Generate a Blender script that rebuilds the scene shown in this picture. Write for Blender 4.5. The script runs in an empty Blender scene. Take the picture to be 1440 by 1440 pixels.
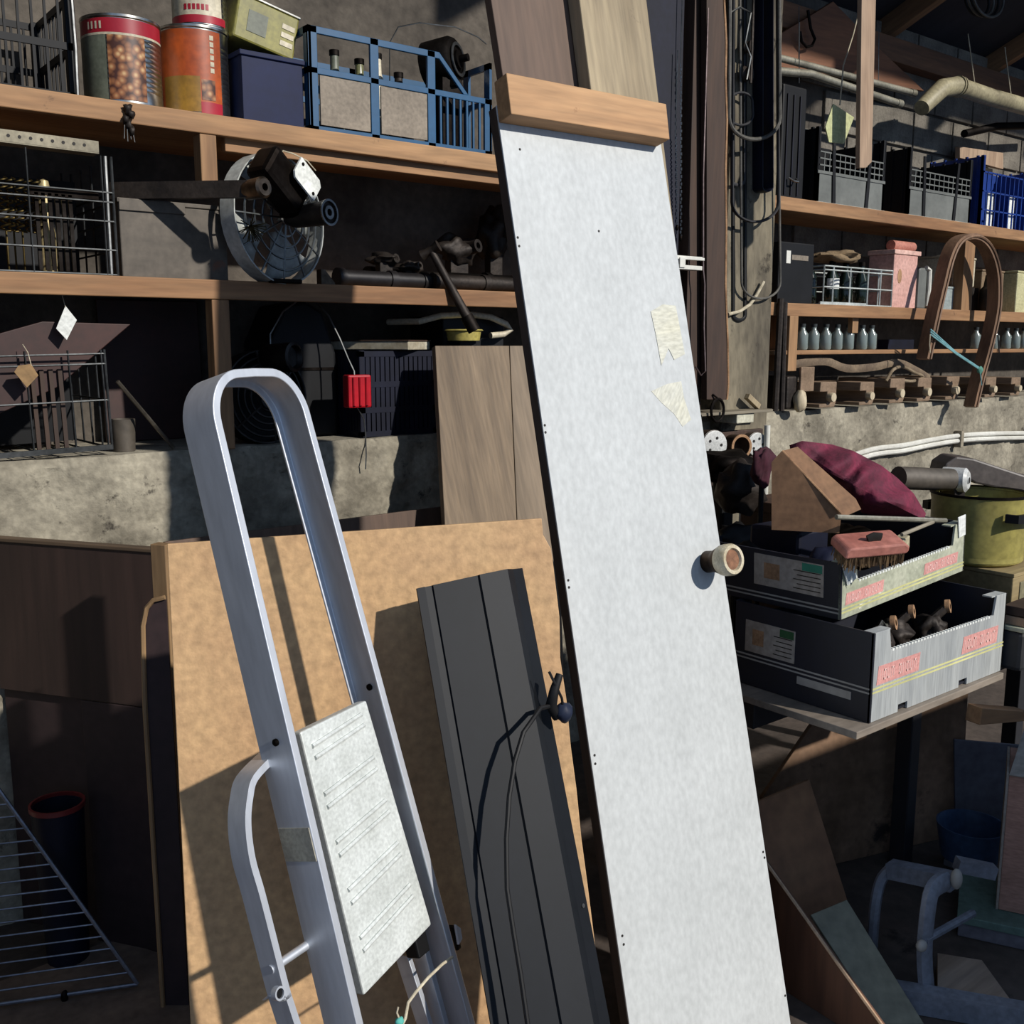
import bpy, math, random
from mathutils import Vector, Matrix, noise
random.seed(7)
sc = bpy.context.scene
COL = sc.collection
V = Vector

# ---------------------------------------------------------------- camera
FPX = 1440.0
PITCH = math.radians(9.3)
YAW = math.radians(51.4)          # angle between the back wall (world X) and the camera heading
CAMPOS = V((0, 0, 1.55))
HEAD = V((math.cos(YAW), math.sin(YAW), 0))
RIGHT = V((math.sin(YAW), -math.cos(YAW), 0))
UP = V((0, 0, 1))
FWD = HEAD * math.cos(PITCH) - UP * math.sin(PITCH)
DOWN = -HEAD * math.sin(PITCH) - UP * math.cos(PITCH)
cd = bpy.data.cameras.new('camera')
cam = bpy.data.objects.new('camera', cd)
COL.objects.link(cam)
cd.sensor_width = 36.0
cd.lens = 36.0
cd.clip_start = 0.05
cam.matrix_world = Matrix((
    (RIGHT.x, -DOWN.x, -FWD.x, CAMPOS.x),
    (RIGHT.y, -DOWN.y, -FWD.y, CAMPOS.y),
    (RIGHT.z, -DOWN.z, -FWD.z, CAMPOS.z),
    (0, 0, 0, 1)))
sc.camera = cam

# ---------------------------------------------------------------- world, sun, exposure
w = bpy.data.worlds.new('sky')
sc.world = w
w.use_nodes = True
bg = w.node_tree.nodes['Background']
bg.inputs[0].default_value = (0.44, 0.64, 1.0, 1)
bg.inputs[1].default_value = 0.52
sl = bpy.data.lights.new('sun_offscreen', 'SUN')
sl.energy = 4.6
sl.angle = math.radians(1.2)
sl.color = (1.0, 0.95, 0.88)
sun = bpy.data.objects.new('sun_offscreen', sl)
COL.objects.link(sun)
SUNDIR = V((-0.30, 1.0, -0.62)).normalized()
sun.rotation_euler = SUNDIR.to_track_quat('-Z', 'Y').to_euler()
sun.location = (4, -6, 6)
sc.view_settings.view_transform = 'Standard'
sc.view_settings.look = 'None'
sc.view_settings.gamma = 1
sc.view_settings.use_curve_mapping = False
sc.view_settings.exposure = 0.0

# ---------------------------------------------------------------- helpers
def P(px, py, Y=None, Z=None, F=None, X=None):
    """point where the view ray of a photo pixel meets a plane of the place"""
    d = FWD + RIGHT * ((px - 720) / FPX) + DOWN * ((py - 720) / FPX)
    if Y is not None: s = (Y - CAMPOS.y) / d.y
    elif Z is not None: s = (Z - CAMPOS.z) / d.z
    elif X is not None: s = (X - CAMPOS.x) / d.x
    else: s = F / d.dot(HEAD)
    return CAMPOS + d * s

def PL(px, py, A, n):
    d = FWD + RIGHT * ((px - 720) / FPX) + DOWN * ((py - 720) / FPX)
    return CAMPOS + d * ((A - CAMPOS).dot(n) / d.dot(n))

def depth(p): return (p - CAMPOS).dot(FWD)
def rad(pxw, p): return pxw / 2 / FPX * depth(p)

def frame(o, x=V((1, 0, 0)), z=V((0, 0, 1))):
    x = V(x).normalized(); z = V(z); z = (z - x * z.dot(x)).normalized(); y = z.cross(x)
    return Matrix(((x.x, y.x, z.x, o[0]), (x.y, y.y, z.y, o[1]), (x.z, y.z, z.z, o[2]), (0, 0, 0, 1)))

def zframe(o, z, hint=V((1, 0, 0))):
    z = V(z).normalized(); x = V(hint)
    if abs(x.normalized().dot(z)) > .95: x = V((0, 0, 1)) if abs(z.z) < .9 else V((0, 1, 0))
    x = (x - z * x.dot(z)).normalized(); y = z.cross(x)
    return Matrix(((x.x, y.x, z.x, o[0]), (x.y, y.y, z.y, o[1]), (x.z, y.z, z.z, o[2]), (0, 0, 0, 1)))

def T(x, y, z): return Matrix.Translation((x, y, z))
def RX(a): return Matrix.Rotation(math.radians(a), 4, 'X')
def RY(a): return Matrix.Rotation(math.radians(a), 4, 'Y')
def RZ(a): return Matrix.Rotation(math.radians(a), 4, 'Z')

class MB:
    """collects shapes for ONE mesh"""
    def __init__(s): s.v = []; s.f = []; s.smooth = False; s.soft = False
    def add(s, vs, fs, M=None):
        k = len(s.v)
        s.v += [(M @ V(p)) if M else V(p) for p in vs]
        s.f += [tuple(i + k for i in f) for f in fs]; return s
    def box(s, x0, x1, y0, y1, z0, z1, M=None):
        vs = [(x, y, z) for z in (z0, z1) for y in (y0, y1) for x in (x0, x1)]
        return s.add(vs, [(0, 2, 3, 1), (4, 5, 7, 6), (0, 1, 5, 4), (2, 6, 7, 3), (0, 4, 6, 2), (1, 3, 7, 5)], M)
    def poly(s, pts, y0, y1, M=None):
        """outline in local x,z extruded along y"""
        n = len(pts)
        a = sum(pts[i][0] * pts[(i + 1) % n][1] - pts[(i + 1) % n][0] * pts[i][1] for i in range(n))
        if a < 0: pts = pts[::-1]
        vs = [(p[0], y0, p[1]) for p in pts] + [(p[0], y1, p[1]) for p in pts]
        fs = [tuple(range(n)), tuple(range(2 * n - 1, n - 1, -1))]
        fs += [(i, i + n, (i + 1) % n + n, (i + 1) % n) for i in range(n)]
        return s.add(vs, fs, M)
    def lathe(s, prof, n=24, M=None, a0=0, a1=2 * math.pi, caps=True):
        s.smooth = True
        full = abs(a1 - a0 - 2 * math.pi) < 1e-6; m = n if full else n + 1
        vs = []; fs = []
        for j in range(m):
            a = a0 + (a1 - a0) * j / n; c, q = math.cos(a), math.sin(a)
            vs += [(r * c, r * q, z) for r, z in prof]
        k = len(prof)
        for j in range(n):
            j2 = (j + 1) % m
            for i in range(k - 1):
                fs.append((j * k + i, j2 * k + i, j2 * k + i + 1, j * k + i + 1))
        if caps and full:
            if prof[0][0] > 1e-6: fs.append(tuple(j * k for j in range(n))[::-1])
            if prof[-1][0] > 1e-6: fs.append(tuple(j * k + k - 1 for j in range(n)))
        return s.add(vs, fs, M)
    def cyl(s, p0, p1, r, n=12, r1=None):
        p0 = V(p0); p1 = V(p1); d = p1 - p0
        s.lathe([(r, 0), (r if r1 is None else r1, d.length)], n, zframe(p0, d)); return s
    def tube(s, pts, r, n=8, closed=False, M=None, flat=None, flatdir=None):
        """round tube along points; flat=(half width, half thickness) sweeps a flat bar instead"""
        s.smooth = True
        pts = [V(p) for p in pts]; m = len(pts); vs = []; fs = []; prev = None
        for i, p in enumerate(pts):
            if closed: d = pts[(i + 1) % m] - pts[i - 1]
            else: d = pts[min(i + 1, m - 1)] - pts[max(i - 1, 0)]
            if d.length < 1e-9: d = V((0, 0, 1))
            d.normalize()
            if flatdir is not None: u = V(flatdir)
            elif prev is not None: u = prev
            else: u = V((0, 0, 1)) if abs(d.z) < .8 else V((1, 0, 0))
            u = (u - d * u.dot(d)); u.normalize(); prev = u
            q = d.cross(u)
            rr = r[i] if isinstance(r, (list, tuple)) else r
            for k in range(n):
                a = 2 * math.pi * (k + .5) / n
                if flat:
                    if n == 4:
                        sx = 1 if math.cos(a) > 0 else -1; sy = 1 if math.sin(a) > 0 else -1
                        vs.append(p + u * flat[0] * sx + q * flat[1] * sy)
                    else: vs.append(p + u * flat[0] * math.cos(a) + q * flat[1] * math.sin(a))
                else: vs.append(p + u * rr * math.cos(a) + q * rr * math.sin(a))
        for i in range(m if closed else m - 1):
            i2 = (i + 1) % m
            for k in range(n): fs.append((i * n + k, i * n + (k + 1) % n, i2 * n + (k + 1) % n, i2 * n + k))
        if not closed:
            fs.append(tuple(range(n))[::-1]); fs.append(tuple((m - 1) * n + k for k in range(n)))
        return s.add(vs, fs, M)
    def ball(s, c, rx, ry=None, rz=None, n=10, bump=0, seed=0, M=None):
        s.smooth = True; s.soft = True
        ry = ry or rx; rz = rz or rx; vs = []; fs = []; c = V(c)
        vs.append((0, 0, -1))
        for i in range(1, n):
            t = -math.pi / 2 + math.pi * i / n
            for j in range(2 * n):
                a = math.pi * j / n
                vs.append((math.cos(t) * math.cos(a), math.cos(t) * math.sin(a), math.sin(t)))
        vs.append((0, 0, 1)); q = []
        for p in vs:
            k = 1 + (bump * noise.noise(V(p) * 1.7 + V((seed, seed * 2.3, 0))) if bump else 0)
            q.append(c + V((p[0] * rx * k, p[1] * ry * k, p[2] * rz * k)))
        m = 2 * n
        for j in range(m):
            fs.append((0, 1 + (j + 1) % m, 1 + j))
            for i in range(n - 2):
                a = 1 + i * m; b = a + m
                fs.append((a + j, a + (j + 1) % m, b + (j + 1) % m, b + j))
            a = 1 + (n - 2) * m; fs.append((a + j, a + (j + 1) % m, len(vs) - 1))
        return s.add(q, fs, M)
    def build(s, name, mt, M=None, parent=None, bevel=0, smooth=None):
        me = bpy.data.meshes.new(name)
        me.from_pydata([tuple(p) for p in s.v], [], s.f)
        me.update()
        if s.smooth if smooth is None else smooth:
            me.polygons.foreach_set('use_smooth', [True] * len(me.polygons))
            me.set_sharp_from_angle(angle=math.radians(85 if s.soft else 38))
        me.materials.append(mt)
        return link(name, me, M, parent, bevel)

def link(name, me, M=None, parent=None, bevel=0):
    o = bpy.data.objects.new(name, me); COL.objects.link(o)
    M = M or Matrix()
    if parent is not None:
        o.parent = parent
        o.matrix_parent_inverse = WM[parent.name].inverted()
    o.matrix_basis = M
    WM[o.name] = M
    if bevel:
        b = o.modifiers.new('edge', 'BEVEL'); b.width = bevel; b.segments = 2; b.limit_method = 'ANGLE'
    return o
WM = {}

def tag(o, label, cat=None, group=None, kind=None):
    if label: o['label'] = label
    if cat: o['category'] = cat
    if group: o['group'] = group
    if kind: o['kind'] = kind
    return o

def thing(name, label, cat, M=None, group=None):
    return tag(link(name, None, M), label, cat, group)

def struct(o): o['kind'] = 'structure'; return o

def copy_tree(o, M):
    """copy of a thing and its parts, moved to frame M"""
    delta = M @ WM[o.name].inverted()
    def rec(src, par):
        c = src.copy(); COL.objects.link(c)
        c.parent = par
        WM[c.name] = delta @ WM[src.name]
        c.matrix_basis = WM[c.name]
        if par is not None: c.matrix_parent_inverse = WM[par.name].inverted()
        for ch in list(src.children): rec(ch, c)
        return c
    return rec(o, None)

def slab(name, pts, t, mt, parent=None, bevel=.002):
    """flat board from front-face corners (bottom-left, bottom-right, top-right, top-left, ...), thickness t behind"""
    p = [V(q) for q in pts]
    M = frame(p[0], p[1] - p[0], p[-1] - p[0]); I = M.inverted()
    L = [I @ q for q in p]
    m = MB(); m.poly([(q.x, q.z) for q in L], 0, t)
    return m.build(name, mt, M, parent, bevel)

def smooth(pts, n=4):
    out = []
    for i in range(len(pts) - 1):
        p0 = pts[max(i - 1, 0)]; p1 = pts[i]; p2 = pts[i + 1]; p3 = pts[min(i + 2, len(pts) - 1)]
        for k in range(n):
            t = k / n; out.append(.5 * ((2 * p1) + (p2 - p0) * t + (2 * p0 - 5 * p1 + 4 * p2 - p3) * t * t + (3 * p1 - p0 - 3 * p2 + p3) * t ** 3))
    return out + [pts[-1]]

# ---------------------------------------------------------------- materials (procedural)
def lin(c):
    if isinstance(c, str):
        c = [int(c[i:i + 2], 16) / 255 for i in (0, 2, 4)]
    return tuple(x / 12.92 if x <= .04045 else ((x + .055) / 1.055) ** 2.4 for x in c) + (1,)

MATS = {}
def mat(name, c1, c2=None, rough=.6, metal=0, scale=6, stretch=(1, 1, 1), bump=.0, bscale=None, spots=None, spot_amt=.62, spot_scale=9, spec=.5, fine=.12, detail=5, contrast=(.35, .68)):
    if name in MATS: return MATS[name]
    m = bpy.data.materials.new(name); m.use_nodes = True
    N = m.node_tree.nodes; L = m.node_tree.links
    b = N['Principled BSDF']
    b.inputs['Roughness'].default_value = rough; b.inputs['Metallic'].default_value = metal
    b.inputs['Specular IOR Level'].default_value = spec
    tc = N.new('ShaderNodeTexCoord'); mp = N.new('ShaderNodeMapping'); mp.inputs['Scale'].default_value = stretch
    L.new(tc.outputs['Object'], mp.inputs['Vector'])
    c1 = lin(c1); c2 = lin(c2) if c2 else tuple(x * .6 for x in c1[:3]) + (1,)
    nz = N.new('ShaderNodeTexNoise'); nz.inputs['Scale'].default_value = scale; nz.inputs['Detail'].default_value = detail
    nz.inputs['Roughness'].default_value = .62
    L.new(mp.outputs['Vector'], nz.inputs['Vector'])
    rp = N.new('ShaderNodeValToRGB'); rp.color_ramp.elements[0].position = contrast[0]; rp.color_ramp.elements[1].position = contrast[1]
    rp.color_ramp.elements[0].color = c2; rp.color_ramp.elements[1].color = c1
    L.new(nz.outputs['Fac'], rp.inputs['Fac'])
    col = rp.outputs['Color']
    if fine:
        n2 = N.new('ShaderNodeTexNoise'); n2.inputs['Scale'].default_value = scale * 11; n2.inputs['Detail'].default_value = 3
        L.new(mp.outputs['Vector'], n2.inputs['Vector'])
        mr = N.new('ShaderNodeMapRange'); mr.inputs['From Min'].default_value = .3; mr.inputs['From Max'].default_value = .7
        mr.inputs['To Min'].default_value = 1 - fine * 2; mr.inputs['To Max'].default_value = 1 + fine
        L.new(n2.outputs['Fac'], mr.inputs['Value'])
        mx = N.new('ShaderNodeMix'); mx.data_type = 'RGBA'; mx.blend_type = 'MULTIPLY'; mx.inputs['Factor'].default_value = 1
        L.new(col, mx.inputs['A']); L.new(mr.outputs['Result'], mx.inputs['B']); col = mx.outputs['Result']
    if spots:
        n3 = N.new('ShaderNodeTexNoise'); n3.inputs['Scale'].default_value = spot_scale; n3.inputs['Detail'].default_value = 8; n3.inputs['Roughness'].default_value = .7
        L.new(tc.outputs['Object'], n3.inputs['Vector'])
        r3 = N.new('ShaderNodeValToRGB'); r3.color_ramp.elements[0].position = spot_amt; r3.color_ramp.elements[1].position = min(spot_amt + .09, 1)
        L.new(n3.outputs['Fac'], r3.inputs['Fac'])
        mx = N.new('ShaderNodeMix'); mx.data_type = 'RGBA'; mx.inputs['B'].default_value = lin(spots)
        L.new(r3.outputs['Color'], mx.inputs['Factor']); L.new(col, mx.inputs['A']); col = mx.outputs['Result']
    L.new(col, b.inputs['Base Color'])
    if bump:
        bp = N.new('ShaderNodeBump'); bp.inputs['Strength'].default_value = bump; bp.inputs['Distance'].default_value = .01
        nb = N.new('ShaderNodeTexNoise'); nb.inputs['Scale'].default_value = bscale or scale * 5; nb.inputs['Detail'].default_value = 6
        L.new(mp.outputs['Vector'], nb.inputs['Vector']); L.new(nb.outputs['Fac'], bp.inputs['Height']); L.new(bp.outputs['Normal'], b.inputs['Normal'])
    MATS[name] = m
    return m

def wood(name, c1, c2, axis='z', scale=5, rough=.7, bump=.15, spots=None, **k):
    st = {'x': (.09, 1, 1), 'y': (1, .09, 1), 'z': (1, 1, .09)}[axis]
    return mat(name, c1, c2, rough, 0, scale * 2.2, st, bump, scale * 9, spots, **k)

def plastic(name, c, rough=.45, c2=None):
    d = max(lin(c)[:3]) < .09
    return mat(name, c, c2, max(rough, .55) if d else rough, 0, 4, bump=0, fine=.05, spec=.22 if d else .45)
def metalm(name, c, rough=.35, c2=None, **k): return mat(name, c, c2, rough, 1, 7, **k)

# shared palette
m_shelf = wood('shelf_pine', 'aa845c', '805b3b', 'x', 3, spots='3a2415', spot_amt=.63, spot_scale=7)
m_shelfz = wood('shelf_pine_upright', 'a48059', '7a583a', 'z', 3, spots='3a2415', spot_amt=.66)
m_darkwood = wood('dark_brown_wood', '4a3426', '2b1d15', 'z', 3)
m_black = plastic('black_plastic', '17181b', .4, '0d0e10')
m_navy = plastic('navy_black_plastic', '161a2c', .42, '0c0e1a')
m_blackmetal = metalm('dull_black_iron', '2a2725', .6, '15110f')
m_iron = mat('rusty_tool_iron', '3b332d', '1d1815', .6, .5, 9, bump=.2)
m_steel = metalm('grey_steel', 'a3a4a2', .4, '6f7070')
m_wire = metalm('galvanised_wire', '9a9b98', .45, '5d5e5c')
m_white = plastic('white_plastic', 'dcdcd4', .4, 'bcbab0')
m_whitepaper = mat('white_paper', 'e6e8e4', 'c9ccc6', .8, 0, 9)
m_concrete = mat('rough_concrete', 'a39c8a', '6b6558', .95, 0, 5, bump=.9, bscale=26, spots='38332c', spot_amt=.6, spot_scale=12)
m_cardboard = mat('brown_cardboard', '8d6a4c', '6d5039', .85, 0, 5, bump=.05)
m_cord = plastic('black_rubber', '1b1b1c', .55)
m_string = mat('pale_string', 'c9bfa6', '9c927c', .9, 0, 40)
S1, S2, LZ, YF, YW = 2.17, 1.725, 1.25, 2.83, 3.30
# ================================================================ the setting
XL, XR = -0.9, 8.4
m_floor = mat('dusty_concrete_floor', '5c5048', '3a322c', .9, 0, 2.5, bump=.3, bscale=30, spots='2a231e', spot_amt=.6, spot_scale=5)
struct(MB().box(XL, XR, -5, YW + .2, -.1, 0).build('floor', m_floor))
m_plaster = mat('old_grey_render', '5f584f', '3b3630', .95, 0, 3, bump=.5, bscale=30)
wall = struct(MB().box(XL, XR, YW, YW + .2, 0, 3.25).build('wall_back', m_plaster))
# low rough concrete wall with the ledge on top, its face uneven
mb = MB(); nx = int((XR - XL) / .022); nz = 57
for i in range(nx + 1):
    for k in range(nz + 1):
        x = XL + (XR - XL) * i / nx; z = LZ * k / nz
        d = .018 * noise.fractal(V((x * 5, z * 6, 1)), 1, 2, 4) + .012 * noise.noise(V((x * 21, z * 23, 3))) + .008 * noise.noise(V((x * 50, z * 50, 5)))
        mb.v.append(V((x, 2.855 + d + (.012 if k == nz else 0), z + (.006 * noise.noise(V((x * 9, 0, 0))) if k == nz else 0))))
for i in range(nx):
    for k in range(nz):
        a = i * (nz + 1) + k; mb.f.append((a, a + nz + 1, a + nz + 2, a + 1))
k0 = len(mb.v)
for i in range(nx + 1): mb.v.append(V((XL + (XR - XL) * i / nx, YW + .01, LZ)))
for i in range(nx): mb.f.append((i * (nz + 1) + nz, (i + 1) * (nz + 1) + nz, k0 + i + 1, k0 + i))
base = struct(mb.build('wall_base', m_concrete, smooth=True))
# concrete blocks of the upper wall where the joints show
m_block = mat('concrete_block', '7b756a', '57524a', .95, 0, 7, bump=.5, bscale=60)
bme = None
for r in range(6):
    for c in range(9):
        x = 4.45 + c * .42 + (.21 if r % 2 else 0); z = 2.02 + r * .205
        if x > XR - .45: continue
        M = T(x, YW - .018, z)
        if bme is None:
            o = MB().box(0, .405, 0, .03, 0, .19).build('block', m_block, M, wall, .004); bme = o.data
        else: link('block', bme, M, wall, .004)
# concrete pier between the two runs of shelves
xa, xb = P(1020, 420, Y=2.80).x, P(1086, 420, Y=2.80).x
m_pier = mat('stained_concrete_pier', '857c68', '4a443a', .95, 0, 4, (1, 1, .35), bump=.6, bscale=40, spots='2f2a22', spot_amt=.58, spot_scale=8)
struct(MB().box(xa, xb, 2.80, YW, 0, 3.2).build('wall_pier', m_pier, bevel=.01))
struct(MB().box(XL - .2, XL, 1.3, YW + .2, 0, 4.6).build('wall_left', m_plaster))
struct(MB().box(XR, XR + .2, .3, YW + .2, 0, 4.6).build('wall_right', m_plaster))
struct(MB().box(2.22, 3.75, .18, .3, 0, 1.22).build('added_shade_wall', m_block))  # low wall added out of view to keep sun off the space under the bench
# roof: dark sheets over rafters that climb from the wall towards the open front
SL = .42
roofM = frame((0, YW + .2, 3.12), (1, 0, 0), (0, 0, 1))
m_roof = mat('dark_roof_sheet', '2a2830', '17161a', .8, 0, 2, (1, .15, 1))
L_ = 2.3; th = math.atan(SL)
rM = T(0, YW + .2, 3.16) @ Matrix.Rotation(-th, 4, 'X')
roof = struct(MB().box(XL - .2, XR + .2, -L_ * 1.085, .05, 0, .03).build('ceiling', m_roof, rM))
m_rafter = wood('rafter_pine', '8a6645', '5c4029', 'y', 3)
for i, x in enumerate([-.4, .7, 1.8, 2.9, 4.0, 5.12, 6.25, 7.4]):
    MB().box(x, x + .055, -L_ * 1.08, 0, -.11, 0).build('rafter', m_rafter, rM, roof, .003)
m_purlin = wood('plate_timber', '7b5335', '4c3220', 'x', 3)
struct(MB().box(XL, XR, YW - .10, YW, 3.02, 3.14).build('trim_1', m_purlin, bevel=.004))

# ================================================================ left shelves
sh = thing('wall_shelf', 'long pine wall shelves holding tins, crates and an old fan', 'shelf', T(XL, YF, 0))
XS = xa - .02
for z in (S1, S2):
    MB().box(XL, XS, YF + .012, YW - .005, z - .03, z).build('shelf_board', m_shelf, parent=sh)
    MB().box(XL, XS, YF - .012, YF + .012, z - .05, z + .004).build('front_batten', m_shelf, parent=sh, bevel=.003)
for px0, px1, z0, z1, yy in ((286, 309, P(298, 264, Y=YF).z, S1 - .05, YF - .008), (292, 317, LZ, S2 - .05, YF - .008)):
    a, b = P(px0, 300, Y=yy).x, P(px1, 300, Y=yy).x
    MB().box(a, b, yy, yy + .05, z0, z1).build('upright', m_shelfz, parent=sh, bevel=.003)
a, b = P(311, 240, Y=YF + .05).x, P(700, 240, Y=YF + .05).x
MB().box(a, b + 1, YF + .015, YF + .045, S1 - .085, S1 - .03).build('bearer', m_shelf, parent=sh, bevel=.002)

# right shelves
sh2 = thing('wall_shelf', 'pine wall shelves beyond the concrete pier holding crates and jars', 'shelf', T(xb, YF, 0))
for z in (S1, S2):
    MB().box(xb + .01, XR - .01, YF + .012, YW - .03, z - .03, z).build('shelf_board', m_shelf, parent=sh2)
    MB().box(xb + .01, XR - .01, YF - .012, YF + .012, z - .052, z + .004).build('front_batten', m_shelf, parent=sh2, bevel=.003)
a, b = P(1352, 400, Y=YF).x, P(1366, 400, Y=YF).x
MB().box(a, b, YF - .008, YF + .05, S2, S1 - .05).build('upright', m_shelfz, parent=sh2, bevel=.003)
# small bottle rack hung below the lower right shelf
z3 = P(1200, 492, Y=YF).z
MB().box(xb + .06, XR - .3, YF - .005, YF + .16, z3 - .02, z3).build('rack_board', m_shelf, parent=sh2, bevel=.003)
a, b = P(1107, 470, Y=YF).x, P(1119, 470, Y=YF).x
MB().box(a, b, YF - .012, YF + .17, P(1112, 522, Y=YF).z, S2 - .05).build('rack_end', m_shelfz, parent=sh2, bevel=.003)
a, b = P(1198, 450, Y=YF + .02).x, P(1206, 450, Y=YF + .02).x
MB().box(a, b, YF + .015, YF + .04, P(1202, 468, Y=YF).z, S2 - .03).build('hanger', m_shelfz, parent=sh2)
# ================================================================ leaning boards and ladder
def lean_axes(yaw, lean):
    y = math.radians(yaw); l = math.radians(lean)
    wd = V((math.cos(y), math.sin(y), 0)); fc = V((wd.y, -wd.x, 0))
    u = UP * math.cos(l) - fc * math.sin(l)
    return wd, u, u.cross(wd)          # width, up the slope, away from the camera
def to_floor(top, low):
    d = low - top; return top + d * (-top.z / d.z)

# ---- white door-like panel with timber cleat and knob
m_wpanel = mat('worn_white_paint', 'b9bcbb', 'b0b3b2', .55, 0, 7, (1, 1, .6), bump=.04, bscale=50, spots='a3a5a5', spot_amt=.68, spot_scale=45, fine=.06)
m_edge = wood('panel_edge_brown', '4f4038', '2e2520', 'z', 3)
wd, u, nb = lean_axes(-1.9, 13.6)
A = P(885, 1440, F=1.88)
tl, tr = PL(698, 148, A, nb), PL(926, 178, A, nb)
bl, br = to_floor(tl, A), to_floor(tr, PL(1112, 1440, A, nb))
door = thing('flush_door', 'tall scuffed white door with knob and a timber cleat on top, leaning upright', 'door', frame(bl, br - bl, tl - bl))
slab('face_sheet', [bl, br, tr, tl], .004, m_wpanel, door, .0008)
off = nb * .004
slab('core', [q + off for q in (bl, br, tr, tl)], .026, m_edge, door)
m_cleat = wood('cleat_pine', 'c29a6e', '9c734c', 'x', 3, spots='6b4426', spot_amt=.68)
Ac = A - nb * .045
cl = [PL(*q, Ac, nb) for q in ((719, 160), (942, 196), (937, 146), (712, 102))]
slab('cleat', cl, .045, m_cleat, door, .002)
# screw holes in pairs along the edges
m_hole = plastic('screw_hole_dark', '2a2826')
for (x, y) in ((728, 334), (730, 346), (766, 598), (767, 608), (799, 816), (800, 826), (836, 1062), (837, 1074), (875, 1316), (877, 1328), (1073, 1198), (1075, 1206), (1104, 1400), (842, 325), (731, 210)):
    p = PL(x, y, A, nb)
    MB().lathe([(.0028, 0), (.0028, .0015)], 8, zframe(p - nb * .0008, nb)).build('screw_hole', m_hole, None, door)
# yellowed patches of old paint
m_yel = mat('yellowed_paint', 'c6c3ae', 'bfbfb4', .6, 0, 14, (1, 1, .3))
for q in ([(915, 438), (932, 428), (950, 430), (956, 462), (963, 498), (948, 506), (940, 490), (930, 514), (922, 470)], [(916, 550), (938, 540), (958, 536), (962, 560), (972, 590), (960, 600), (948, 582), (930, 566)]):
    pts = [PL(x, y, A - nb * .0006, nb) for x, y in q[::-1]]
    slab('paint_patch', pts, .0006, m_yel, door, 0)
# knob
kp = PL(995, 790, A, nb)
m_knob = mat('cream_enamel_knob', 'd8cfb6', 'a89a7c', .4, 0, 20)
m_knobd = metalm('dark_knob_neck', '5a4a3c', .5, '2f2620')
kM = zframe(kp, -nb) @ Matrix.Scale(1.27, 4)
kn = MB().lathe([(.020, 0), (.019, .018), (.021, .022), (.024, .030), (.0245, .036)], 28, kM).build('knob_neck', m_knobd, None, door)
MB().lathe([(.0245, .034), (.0275, .038), (.0285, .045), (.0285, .058), (.026, .063), (.020, .063), (.0185, .058), (0, .0575)], 28, kM, caps=False).build('knob_ring', m_knob, None, kn)
m_rust = mat('rusty_insert', '8c6247', '5b3d2a', .8, 0, 60)
MB().lathe([(0, .0585), (.018, .0585)], 24, kM, caps=False).build('knob_insert', m_rust, None, kn)

# ---- pale timber post directly behind the panel, brown plank behind that
m_pale = wood('weathered_pale_timber', 'a8987a', '7d6e55', 'z', 3, bump=.3, spots='4a4030', spot_amt=.66)
Ap = A + nb * .0320
t0, t1 = PL(816, 0, Ap, nb), PL(914, 0, Ap, nb); b1 = PL(924, 150, Ap, nb)
ptl = t0 + u * .07; ptr = t1 + u * .07
_yb = (t0 + u * (-t0.z / u.z)).y
pbl = V((br.x - .22, _yb, 0)); pbr = V((br.x - .03, _yb, 0))
ro = slab('timber_post', [pbl, pbr, ptr, ptl], .04, m_pale, None, .003)
tag(ro, 'pale weathered timber post standing directly behind the white door', 'timber')
Aq = A + nb * .0750
q0 = PL(690, 0, Aq, nb); q1 = PL(830, 0, Aq, nb)
m_bplank = wood('brown_plank', '6b5546', '4a3a30', 'z', 2.5)
ro = slab('leaning_plank', [V((bl.x + .12, 0, 0)) + V((0, (q0 + u * (-q0.z / u.z)).y, 0)), V((q1.x, (q1 + u * (-q1.z / u.z)).y, 0)), q1 + u * .10, q0 + u * .10], .024, m_bplank, None, .002)
tag(ro, 'long brown plank behind the pale post, rising past the timber cleat', 'plank')

# ---- particle board sheet with torn right edge
m_mdf = mat('particle_board', 'c3a074', 'b5916a', .8, 0, 5, bump=.12, bscale=120, spots='7d5a38', spot_amt=.69, spot_scale=26)
a0, a1 = P(235, 765, F=1.785), P(762, 729, F=1.97)
myaw = math.degrees(math.atan2(a1.y - a0.y, a1.x - a0.x))
mw, mu, mn = lean_axes(myaw, 7)
MA = a0
edge = [(762, 729), (764, 752), (775, 772), (779, 800), (787, 868), (788, 925), (797, 985), (803, 1050), (811, 1110), (818, 1180), (826, 1240)]
pts = [to_floor(a0, PL(268, 1440, MA, mn))]
e3 = [PL(x, y, MA, mn) for x, y in edge]
pts += [to_floor(e3[0], e3[-1])] + e3[::-1] + [a0]
ro = slab('particle_board_sheet', pts, .014, m_mdf, None, .0015)
tag(ro, 'tan particle board sheet with a torn edge, leaning behind the step ladder', 'board')

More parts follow.
